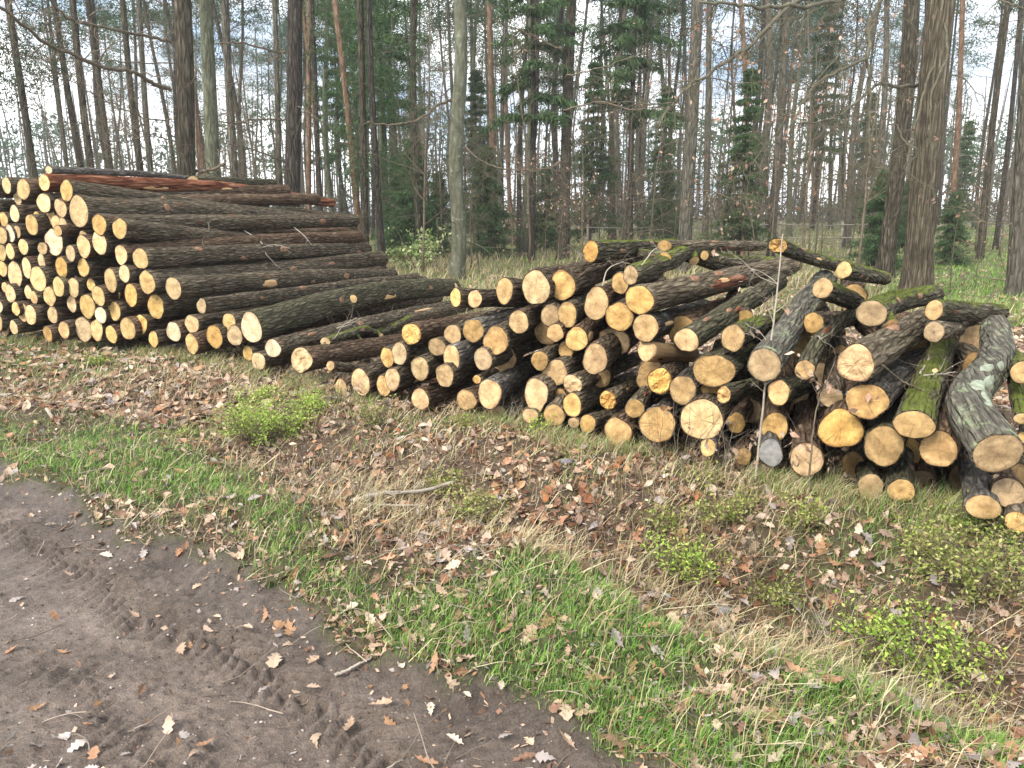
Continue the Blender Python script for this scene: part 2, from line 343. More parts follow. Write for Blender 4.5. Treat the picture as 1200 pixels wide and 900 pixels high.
def zones(x, y):
    px, py, f = proj(np.stack([x, y, np.zeros_like(x)], -1))
    s = side_of_track(x, y) + .10*noise(x*3, y*3, 0, 5) + .05*noise(x*9, y*9, 0, 6)
    tr = sstep(-.04, .12, s)
    g = np.clip(blobs(px, py, GREEN), 0, 1.4)*(.6+.6*noise(x*2.6, y*2.6, 0, 31)+.3)
    far = sstep(9, 16, y)
    g = g + far*(.25+.5*noise(x*.3, y*.3, 0, 33))
    return tr, np.clip(g, 0, 1.3), s, px, py
def g_material():
    m = NT('forest_soil'); a = m.n('Attribute', attribute_name='Col'); sp = m.n('SeparateColor'); m.l(a.outputs['Color'], sp.inputs[0])
    tr, gr, fa = sp.outputs[0], sp.outputs[1], sp.outputs[2]
    tcn = m.n('TexCoord'); oc = tcn.outputs['Object']
    n1 = m.noise(oc, 2.2, 6, .65); n2 = m.noise(oc, 26, 6, .7); n3 = m.noise(oc, 140, 4, .7); n4 = m.noise(oc, .9, 3)
    mud = m.ramp(n1, [(.3, (.082, .060, .046)), (.5, (.148, .113, .090)), (.7, (.225, .178, .148))])
    mud = m.mix(m.math('MULTIPLY', gr, .75), mud, (.055, .042, .034)); mud = m.mix(.7, mud, m.ramp(n2, [(.3, .22), (.7, .8)]), 'OVERLAY'); mud = m.mix(.75, mud, m.ramp(n3, [(.3, .25), (.7, .8)]), 'OVERLAY')
    grit = m.ramp(m.noise(oc, 210, 1), [(.74, 0), (.78, 1)]); mud = m.mix(m.math('MULTIPLY', grit, .5), mud, (.36, .32, .28))
    soil = m.ramp(n2, [(.3, (.03, .022, .015)), (.5, (.085, .055, .036)), (.7, (.19, .125, .085))])
    lg = m.ramp(m.noise(oc, 70, 4, .7), [(.35, (.02, .035, .008)), (.65, (.08, .12, .03))])
    soil = m.mix(m.math('MULTIPLY', gr, .6), soil, lg)
    farc = m.ramp(m.noise(oc, 1.3, 9, .75), [(.3, (.045, .05, .016)), (.42, (.14, .11, .06)), (.52, (.10, .125, .035)), (.62, (.22, .165, .10)), (.75, (.09, .13, .03))])
    farc = m.mix(.5, farc, m.ramp(m.noise(oc, 9, 6, .8), [(.3, .2), (.7, .8)]), 'OVERLAY')
    soil = m.mix(fa, soil, farc)
    c = m.mix(tr, soil, mud); m.l(c, m.b.inputs['Base Color'])
    wet = m.ramp(n4, [(.40, .30), (.6, .62)]); r = m.mix(tr, (.95, .95, .95), wet); m.l(r, m.b.inputs['Roughness'])
    m.b.inputs['Specular IOR Level'].default_value = .4
    hb = m.math('ADD', m.math('MULTIPLY', n2, 1.0), m.math('MULTIPLY', n3, .45)); m.l(m.bump(hb, .9, .022), m.b.inputs['Normal'])
    return m.m
def build_ground():
    ny, nx = 640, 620
    t = np.linspace(0, 1, ny)
    yy = np.concatenate([np.linspace(-8, 1.2, 24)[:-1], 1.2*(420/1.2)**(t**1.22)]) if False else np.concatenate([np.linspace(-8, 1.4, 24)[:-1], np.geomspace(1.4, 8, 420)[:-1], np.geomspace(8, 420, 170)])
    u = np.linspace(-1, 1, nx); u = np.sign(u)*(.62*np.abs(u)+.38*np.abs(u)**4)
    half = 1.35*np.maximum(yy, 0)+3.2
    Y, U = np.meshgrid(yy, u, indexing='ij'); X = U*half[:, None]
    Z = height(X, Y); tr, g, s, px, py = zones(X, Y)
    tr = np.where(Y < 1.2, sstep(.2, -.2, X-.5), tr)
    g = np.where(s > 0, np.exp(-(np.maximum(s, 0)/.34)**2), g); col = np.stack([tr, g, sstep(8, 14, Y)], -1).reshape(-1, 3)
    V = np.stack([X, Y, Z], -1).reshape(-1, 3)
    n0, n1 = X.shape; i, j = np.meshgrid(np.arange(n0-1), np.arange(n1-1), indexing='ij')
    Q = np.stack([i*n1+j, i*n1+j+1, (i+1)*n1+j+1, (i+1)*n1+j], -1).reshape(-1, 4)
    b = MB(); b.add(V, Q, None, col)
    return tag(link('forest_ground', b.mesh('forest_ground', g_material(), colours=True)), kind='structure')
GROUND = build_ground()
# standing water in the rut
def puddle(px, py, rx, ry, lift):
    m = NT('muddy_water'); m.b.inputs['Base Color'].default_value = (.09, .075, .065, 1); m.b.inputs['Roughness'].default_value = .12
    m.b.inputs['Specular IOR Level'].default_value = .5
    tcn = m.n('TexCoord'); m.l(m.bump(m.noise(tcn.outputs['Object'], 14, 3), .08, .01), m.b.inputs['Normal'])
    c = on_ground(px, py, -.09); a = np.linspace(0, 2*np.pi, 48, endpoint=False)
    r = 1+.22*np.sin(a*3+1)+.12*np.sin(a*5)+.06*np.sin(a*11)
    V = np.stack([c[0]+rx*r*np.cos(a), c[1]+ry*r*np.sin(a), np.zeros(48)], 1)
    V = np.vstack([[c[0], c[1], 0], V]); V[:, 2] = height(np.array([c[0]]), np.array([c[1]]), False)[0]+lift
    T = [(0, k+1, (k+1) % 48+1) for k in range(48)]
    b = MB(); b.add(V, None, T); return tag(link('puddle_water', b.mesh('puddle_water', m.m, smooth=False)), kind='structure')
puddle(18, 640, .55, .30, -.012)

# ================================================================ LOGS
def plane_from(p1, p2, lean):
    A = on_ground(*p1); B = on_ground(*p2); d = B-A; n = np.array([d[1], -d[0], 0]); n /= np.linalg.norm(n)
    if n[1] > 0: n = -n
    return A, np.array([n[0], n[1], lean])
PL = {'L': plane_from((0, 400), (300, 437), .10), 'R1': plane_from((390, 468), (720, 528), .42), 'R2': plane_from((720, 528), (1200, 640), .45)}
def face_point(px, py, plane, dd):
    if plane == 'R': 
        A, N = PL['R1']; B, N2 = PL['R2']; r = ray(px, py)
        t = max(N@(A-EYE)/(N@r), N2@(B-EYE)/(N2@r)) if px > 650 else N@(A-EYE)/(N@r)
        if px > 760: t = N2@(B-EYE)/(N2@r)
    else:
        A, N = PL[plane]; r = ray(px, py); t = N@(A-EYE)/(N@r)
    return EYE+r*(t+dd), t+dd
def aim(F, px, py, L):
    """far point on the pixel's ray, L metres from F"""
    d = ray(px, py); o = EYE-F; a = d@d; b = 2*d@o; c = o@o-L*L; D = b*b-4*a*c
    if D < 0: t = -b/(2*a)
    else: t = (-b+math.sqrt(D))/(2*a)
    return EYE+d*t
log_list = []
def patch_on(path, X, Y, Rf, t0, ang, ln, wd, lift, mat, name, parent, inv, seed):
    """a scar, knot or moss patch that hugs the log's side"""
    n, m_ = 9, 7; L = len(path)
    V = []; 
    for i in range(n):
        for j in range(m_):
            u, v = (i/(n-1)*2-1), (j/(m_-1)*2-1)
            rr = max(abs(u), abs(v)); q = math.hypot(u, v)+1e-6; u2, v2 = u*rr/q, v*rr/q
            k = 1+.22*float(noise(u2*2.3+seed, v2*2.3, seed))
            tt = min(max(t0+u2*ln*k, 0.001), .999); a = ang+v2*wd*k; x = tt*(L-1); i0 = min(int(x), L-2); f = x-i0
            P = path[i0]*(1-f)+path[i0+1]*f; xx = X[i0]; yy = Y[i0]; r = Rf(tt, a)
            edge = sstep(1.0, .6, rr)
            V.append(P+(xx*math.cos(a)+yy*math.sin(a))*(r*(1.0+lift*edge)-.004*(1-edge)))
    V = np.array(V); Vh = np.hstack([V, np.ones((len(V), 1))])@inv.T
    Q = [(i*m_+j, i*m_+j+1, (i+1)*m_+j+1, (i+1)*m_+j) for i in range(n-1) for j in range(m_-1)]
    b = MB(); b.add(Vh[:, :3], Q); return link(name, b.mesh(name, mat), parent)
def log(px, py, w, h, label, tail=None, L=2.0, via=None, bark='oak', face='gold', dd=0.0, plane='R', taper=.86, group=None, az=None, el=None,
        knots=0, scars=(), amp=None, rough_end=0.0, face_r=.93, pear=0.0, stubs=(), depth=None, moss_tufts=0, flat=1.0, sag=0.0):
    k = len(log_list); rs = np.random.default_rng(1000+k)
    if plane == 'L' and tail is None: dd += rs.normal(0, .06)
    if depth is None: F, t = face_point(px, py, plane, dd)
    else: t = depth; F = at(px, py, t)
    if tail is not None: E = aim(F, tail[0], tail[1], L)
    else:
        a = math.radians(az if az is not None else (23 if plane == 'L' else 22)+rs.normal(0, 2.2 if plane == 'L' else 4))
        e = math.radians(el if el is not None else rs.normal(.3, .8 if plane == 'L' else 2))
        E = F+L*np.array([math.sin(a)*math.cos(e), math.cos(a)*math.cos(e), math.sin(e)])
    pts = [F]
    if via:
        for q, v in enumerate(via):
            f = (q+1)/(len(via)+1); tF, tE = (F-EYE)@FW, (E-EYE)@FW; pts.append(at(v[0], v[1], tF+(tE-tF)*f))
    elif sag or L > 3:
        mid = (F+E)/2+np.array([0, 0, sag])+rs.normal(0, .018*L, 3)*np.array([1, 1, .6]); pts.append(mid)
    pts.append(E)
    seg = 56 if plane == 'R' else 30; nl = int(max(12, min(64, L/(.045 if plane == 'R' else .10))))
    path = spline(pts, nl); X, Y, D = frames(path)
    # radii that give the outline its size from where the photograph was taken
    def ppm(v):
        a0, b0, _ = proj(F); a1, b1, _ = proj(F+v*.05); return math.hypot(a1-a0, b1-b0)/.05
    ry = (h/2)/max(ppm(Y[0]), .4*FOC/t); rx = (w/2)/max(ppm(X[0]), .35*FOC/t); rx = min(max(rx, .74*ry), 1.35*ry)
    if depth is None and plane == 'L': rx = min(max(rx, .8*ry), 1.1*ry)
    amp = amp if amp is not None else (.05 if plane == 'R' else .035)
    ph = rs.uniform(0, 50)
    Ltot = float(np.linalg.norm(np.diff(path, axis=0), axis=1).sum())
    rs_sh = rs.uniform(.01, .055), rs.uniform(0, .05), rs.uniform(0, .022)
    def outline(a):
        o = 1+rs_sh[0]*np.sin(2*a+ph)+rs_sh[1]*np.sin(3*a+ph*2.1)+rs_sh[2]*np.sin(5*a+ph*1.3)+.06*np.asarray(noise(np.cos(a)*2.2+ph, np.sin(a)*2.2, ph))
        if pear: o = o+pear*np.exp(-((np.mod(a+np.pi/2+np.pi, 2*np.pi)-np.pi)/.38)**2)
        return o
    def Rf(tt, a):
        flare = 1+.05*math.exp(-tt*Ltot/.25)
        return math.hypot(rx*math.cos(a), ry*math.sin(a))*float(outline(np.array(a)))*(1-(1-taper)*tt)*flare*flat
    T_, A_ = np.meshgrid(np.linspace(0, 1, nl), np.arange(seg)/seg*2*np.pi, indexing='ij')
    base = np.sqrt((rx*np.cos(A_))**2+(ry*np.sin(A_))**2)
    base = 1/np.sqrt((np.cos(A_)/rx)**2+(np.sin(A_)/ry)**2)
    zl = T_*Ltot
    fine = np.abs(noise(np.cos(A_)*base*34+ph, np.sin(A_)*base*34, zl*5+ph, 3))*1.6-.45 + .5*noise(np.cos(A_)*4+ph, np.sin(A_)*4, zl*3, 4)
    lump = noise(np.cos(A_)*1.1+ph*2, np.sin(A_)*1.1, zl*1.6, 8)*.07
    R = base*outline(A_)*(1-(1-taper)*T_)*(1+.05*np.exp(-zl/.25))*(1+lump*sstep(0, .15, zl))+fine*amp*.22*sstep(-.02, .08, zl)*min(1, ry/.12)
    V = path[:, None]+(X[:, None]*(np.cos(A_)*R)[..., None]+Y[:, None]*(np.sin(A_)*R)[..., None])
    # local frame at the face
    Mx = np.eye(4); Mx[:3, 0] = X[0]; Mx[:3, 1] = Y[0]; Mx[:3, 2] = D[0]; Mx[:3, 3] = F; inv = np.linalg.inv(Mx)
    root = thing('log', label, 'log', (0, 0, 0), group); root.matrix_world = Matrix(Mx.tolist())
    loc = lambda P: (np.hstack([P.reshape(-1, 3), np.ones((P.size//3, 1))])@inv.T)[:, :3]
    b = MB(); n1 = seg; VL = loc(V)
    i, j = np.meshgrid(np.arange(nl-1), np.arange(seg), indexing='ij'); j2 = (j+1) % seg
    Q = np.stack([i*n1+j, i*n1+j2, (i+1)*n1+j2, (i+1)*n1+j], -1).reshape(-1, 4)
    lip = loc(path[0]+X[0]*(np.cos(A_[0])*R[0]*face_r)[:, None]+Y[0]*(np.sin(A_[0])*R[0]*face_r)[:, None])
    if rough_end: VL[:seg, 2] += rough_end*noise(np.cos(A_[0])*3+ph, np.sin(A_[0])*3, 0, 7)
    nb = nl*seg; jj = np.arange(seg)
    Q2 = np.stack([nb+jj, nb+(jj+1) % seg, (jj+1) % seg, jj], 1)
    b.add(np.vstack([VL, lip]), np.vstack([Q, Q2])); link('bark', b.mesh('bark', M[bark]), root)
    def disc(name, P, Xv, Yv, Rr, sgn, mat, jag):
        fr = [0, .12, .3, .5, .7, .86, 1.0]; VV = []; cc = []
        for q, f in enumerate(fr):
            rad = Rr*f; p = loc(P+Xv*(np.cos(A_[0])*rad)[:, None]+Yv*(np.sin(A_[0])*rad)[:, None])
            nzv = noise(np.cos(A_[0])*f*3+ph, np.sin(A_[0])*f*3, 1.7, 11)*(.003+jag)+ (jag*.8*np.abs(noise(np.cos(A_[0])*f*9+ph, np.sin(A_[0])*f*9, 3, 12)) if jag else 0)
            p = p + loc_dir*(sgn*(.003+(0 if f == 1 else .0015))+sgn*nzv*(1 if f < 1 else .2))[:, None]
            VV.append(p); cc.append(np.full((seg, 3), f))
        Qs = []
        for q in range(len(fr)-1):
            for s_ in range(seg):
                s2 = (s_+1) % seg; Qs.append((q*seg+s_, q*seg+s2, (q+1)*seg+s2, (q+1)*seg+s_))
        bb = MB(); bb.add(np.vstack(VV), Qs, None, np.vstack(cc)); return link(name, bb.mesh(name, mat, smooth=False if jag else True, colours=True), root)
    loc_dir = np.array([0, 0, 1.0])
    disc('cut_face', path[0], X[0], Y[0], R[0]*face_r*1.005, -1, M[face], rough_end)
    loc_dir = inv[:3, :3]@D[-1]
    disc('cut_face', path[-1], X[-1], Y[-1], R[-1]*1.0, 1, M[face], 0)
    # knots, scars and stubs
    if plane == 'R':
        knots = max(knots, int(rs.integers(0, 3)))
        if not scars and rs.random() < .4: scars = tuple(scars)+((rs.uniform(.1, .7), rs.uniform(-.3, 1.0), rs.uniform(.03, .09), rs.uniform(.15, .4), 'wood' if rs.random() < .4 else 'red'),)
    elif rs.random() < .5: knots = max(knots, 1)
    cdir = EYE-path.mean(0); ca = math.atan2(cdir@Y[nl//2], cdir@X[nl//2])
    for q in range(knots):
        patch_on(path, X, Y, Rf, rs.uniform(.1, .92), ca+rs.uniform(-.9, 1.0), rs.uniform(.012, .022)*4/max(L, 2), rs.uniform(.25, .5), .07, M['knot'], 'knot', root, inv, rs.uniform(0, 99))
    for (tt, da, ln, wd, mat) in scars:
        patch_on(path, X, Y, Rf, tt, ca+da, ln, wd, .05, M[mat], 'bark_scar', root, inv, rs.uniform(0, 99))
    for (tt, da, rr, ll) in stubs:
        i0 = int(tt*(nl-1)); a = ca+da; o = X[i0]*math.cos(a)+Y[i0]*math.sin(a); P0 = path[i0]; r0 = Rf(tt, a)
        dirv = o*.8-D[i0]*.5; dirv /= np.linalg.norm(dirv)
        bb = MB(); PP = np.array([P0+o*r0*.5, P0+o*r0*.5+dirv*(r0*.5+ll*.6), P0+o*r0*.5+dirv*(r0*.5+ll)]); bb.tube(loc(PP), [rr*1.35, rr*1.05, rr], 14, cap=False)
        st = link('branch_stub', bb.mesh('branch_stub', M[bark]), root)
        e_ = PP[-1]; xx, yy, d_ = frames(PP); aa = np.arange(14)/14*2*np.pi
        rim = loc(e_+(xx[-1]*np.cos(aa)[:, None]+yy[-1]*np.sin(aa)[:, None])*rr)
        c_ = loc(e_+d_[-1]*.004)
        bb = MB(); bb.add(np.vstack([rim, c_]), None, [(q, (q+1) % 14, 14) for q in range(14)], np.vstack([np.ones((14, 3)), np.zeros((1, 3))])); link('stub_face', bb.mesh('stub_face', M['pink'], smooth=False, colours=True), st)
    if moss_tufts:
        mv = MB(); n = moss_tufts; tt = rs.uniform(.03, .97, n); aa = rs.normal(np.pi/2, .55, n) if Y[0][2] > 0 else rs.normal(-np.pi/2, .55, n)
        keep = noise(tt*5+ph, aa*1.3, 0, 15) > -.05; tt, aa = tt[keep], aa[keep]
        for t_, a_ in zip(tt, aa):
            i0 = min(int(t_*(nl-1)), nl-2); o = X[i0]*math.cos(a_)+Y[i0]*math.sin(a_); P = path[i0]+(path[i0+1]-path[i0])*((t_*(nl-1))-i0)+o*Rf(t_, a_)*1.0
            s_ = rs.uniform(.004, .011); tip = P+o*s_+rs.normal(0, s_*.5, 3); sidev = np.cross(o, rs.normal(0, 1, 3)); sidev *= s_*.35/np.linalg.norm(sidev)
            mv.add(loc(np.array([P-sidev-o*.006, P+sidev-o*.006, tip])), None, [(0, 1, 2)], np.array([.10, .115, .025])*rs.uniform(.5, 1.5))
        if mv.n:
            mo = link('moss', mv.mesh('moss', M['green_leaf'], colours=True), root); mo['kind'] = 'stuff'
    log_list.append(dict(root=root, px=px, py=py, w=w, h=h, plane=plane)); return root
# ---------------------------------------------------------------- the long left stack (read off enlarged quarters of the photograph)
G_L = 'long dark logs stacked in the big left stack'; G_R = 'short thick logs in the loose right-hand heap'
def z1(x, y): return x/3.75, 180+y/3.75
def z2(x, y): return 240+x/3.75, 240+y/3.75
def z3(x, y): return 380+x/3.75, 270+y/3.75
def z4(x, y): return 640+x/3.75, 260+y/3.75
def z5(x, y): return 900+x/3.75, 250+y/3.75
def z6(x, y): return 560+x/3.75, 400+y/3.75
def z7(x, y): return 880+x/3.75, 400+y/3.75
def lg(zf, x, y, w, h, label, **k):
    a, b = zf(x, y); return log(a, b, w/3.75, h/3.75, label, **k)
side = [  # logs whose whole side shows: face, far end (photo pixels), length, look, label
 ((195, 127, 50, 72), (389, 238), 6.2, dict(bark='red', amp=.02, scars=((.52, .25, .03, .5, 'wood'), (.28, .5, .05, .4, 'wood'))), 'long reddish-brown log with stripped bark along the top of the left stack'),
 ((293, 163, 38, 95), (401, 256), 6.0, dict(scars=((.62, .1, .06, .5, 'red'), (.3, .3, .03, .4, 'red'))), 'long dark log with rusty patches right under the reddish-brown top log'),
 ((347, 255, 70, 145), (413, 269), 5.8, dict(knots=3), 'dark log with a tall cracked pale end, two below the reddish-brown top log'),
 ((527, 330, 56, 96), (425, 281), 5.3, dict(knots=3, scars=((.45, .1, .015, .5, 'wood'),)), 'dark log with a clean oval end beside a hanging dry twig, upper left stack'),
 ((618, 461, 66, 92), (430, 291), 5.0, dict(knots=4), 'straight dark log with a round end and reddish knots, middle of left stack'),
 ((648, 566, 68, 106), (449, 303), 5.2, dict(knots=2, taper=.95), 'dark log whose far end rises and juts out at the right of the left stack'),
 ((762, 592, 70, 98), (460, 322), 5.0, dict(knots=3, scars=((.3, .3, .03, .55, 'wood'),)), 'dark log with a yellow end and a pale stripped patch, low on the left stack'),
 ((886, 670, 40, 64), (488, 328), 5.0, dict(knots=5, taper=1.4), 'long slim dark log with a small end and round knots, third from the ground'),
]
for (f, tail, L, kw, lab) in side:
    lg(z1, *f, lab, plane='L', tail=tail, L=L, bark=kw.pop('bark', 'pinebark'), face='pale', group=G_L, **kw)
lg(z2, 206, 541, 92, 132, 'thickest log of the left stack, whitish end, olive mossy back, at its foot', plane='L', tail=(533, 337), L=4.9, bark='green', face='white', group=G_L, dd=-.15, knots=2, scars=((.56, .5, .05, .35, 'wood'), (.97, 0, .012, .5, 'wood')), stubs=((.38, .0, .05, .03),))
lg(z2, 300, 632, 66, 84, 'dark log with whitish end and long torn strip, in front of the thickest log', plane='L', tail=(531, 358), L=4.6, bark='pinebark', face='white', group=G_L, dd=-.35, scars=((.72, .1, .11, .6, 'wood'), (.62, .7, .04, .3, 'wood')), knots=2)
lg(z2, 425, 680, 104, 100, 'log with a wide ragged splayed end, at the foot of the left stack', plane='L', tail=(475, 400), L=2.6, bark='brown', face='pale', group=G_L, dd=-.55, pear=.22, rough_end=.012)
lg(z2, 530, 602, 46, 40, 'mossy knobbly branch wood lying between the two heaps', plane='L', tail=(482, 372), L=2.4, via=[z2(620, 572), z2(700, 548), z2(770, 560)], bark='mossy', face='pale', group=G_L, dd=.1, stubs=((.7, .4, .03, .08), (.4, .8, .02, .1)), moss_tufts=500)
tops = [((195-70, 75+22, 30, 30), (242, 214), 3.9, 'grey', 'thin grey log lying behind the reddish-brown top log')]
lg(z1, 215, 72, 34, 34, 'thin grey-brown log lying just behind the reddish-brown top log', plane='L', tail=(300, 222), L=4.6, bark='grey', face='pale', group=G_L, dd=.55)
log(226, 213, 14, 14, 'olive mossy log lying across the back of the left stack top', tail=(320, 215), L=2.2, depth=11.6, plane='L', bark='green', face='tan', group=G_L)
LEFT = [(103,157,58,92),(78,195,32,65,.1),(240,185,35,30,.2),(193,217,60,88),(267,240,52,82),(65,265,40,80),(90,257,25,72,.12),(15,290,42,65),(140,313,48,95),(163,283,28,60,.1),(183,308,25,70,.15),
 (225,277,40,75,.05),(247,305,36,70),(278,315,36,70,.1),(255,340,35,50,-.05),(437,312,62,95),(8,360,28,80),(46,352,34,78),(77,342,26,58,.1),(438,393,56,108,-.1),(238,390,62,125),(103,408,40,74),(367,362,34,46,.15),
 (368,407,60,96),(45,430,38,68),(8,435,24,75),(187,417,42,55),(183,472,28,65,.1),(311,438,34,72),(533,445,52,90),(66,532,52,122),(118,502,30,92,.1),(271,500,52,90),(367,502,48,86),(547,528,50,76),(168,552,70,112),
 (487,557,44,104,-.05),(258,585,52,86),(322,587,48,90),(401,577,24,58,.2),(218,627,48,86),(433,625,40,90),(512,612,36,58,.2),(576,622,56,100),(150,633,24,60,.1),(125,610,16,62,.15),(22,588,26,48),(46,615,40,80),
 (316,660,34,76,.1),(385,670,70,100),(503,690,54,88),(443,710,50,76),(685,672,68,110),(135,710,28,88),(232,708,34,80),(70,682,30,62),(102,695,35,80),(-2,672,24,55),(844,750,60,82),(1007,742,58,80,.2),
 (620,750,54,85),(562,770,66,98),(764,783,62,88),(62,765,20,62),(211,793,40,72),(282,775,38,78),(368,772,72,114),(426,775,48,94),(490,795,48,82),(675,815,42,70),(844,835,50,90,-.05),(943,805,62,105),(1032,800,66,90,-.08),
 (1090,878,44,68),(1136,912,60,78,-.2),(-30,150,50,80),(-40,240,44,80),(-30,310,40,80),(-36,400,46,84),(-34,480,44,84),(12,505,30,70,.1),(-36,560,46,80),(-30,640,44,80),(-10,740,40,80),(20,765,36,70,.1),(30,140,40,70,.1),(335,560,30,50,.2)]
items = []
for q in LEFT:
    x, y = z1(q[0], q[1]); basey = 397+max(0, x)*.125; items.append([int((basey-y)//24.5), x, y, q[2]/3.75, q[3]/3.75, q[4] if len(q) > 4 else 0])
ORD = ['first', 'second', 'third', 'fourth', 'fifth', 'sixth', 'seventh', 'eighth', 'ninth', 'tenth', 'eleventh', 'twelfth', 'thirteenth', 'fourteenth', 'fifteenth', 'sixteenth']
ROW = {0: 'bottom course', 1: 'second course up', 2: 'third course up', 3: 'fourth course up', 4: 'fifth course up', 5: 'sixth course up', 6: 'seventh course up', 7: 'top course'}
from collections import defaultdict
rows = defaultdict(list)
for it in items: rows[max(0, min(7, it[0]))].append(it)
for r, L_ in rows.items():
    L_.sort(key=lambda i: i[1]); vis = 0
    for it in L_:
        _, x, y, w_, h_, dd = it
        size = 'small' if h_ < 18.5 else ('large' if h_ > 26 else 'medium'); asp = w_/h_
        shp = 'narrow oval' if asp < .5 else ('tall oval' if asp < .6 else ('oval' if asp < .68 else 'roundish'))
        if x < 0: lab = f'{size} {shp} log end past the photo\'s left edge, left stack\'s {ROW[r]}'
        else: lab = f'{size} {shp} log end, {ORD[vis]} from left in left stack\'s {ROW[r]}'; vis += 1
        rr = random.random()
        log(x, y, w_, h_, lab, plane='L', L=4.6+random.random()*.5, bark=random.choice(['pinebark', 'dark', 'pinebark', 'brown']), face=random.choice(['pale', 'pale', 'gold', 'pale', 'white' if rr < .4 else 'pale']), dd=dd+.05, group=G_L, pear=.1 if rr > .85 else 0)
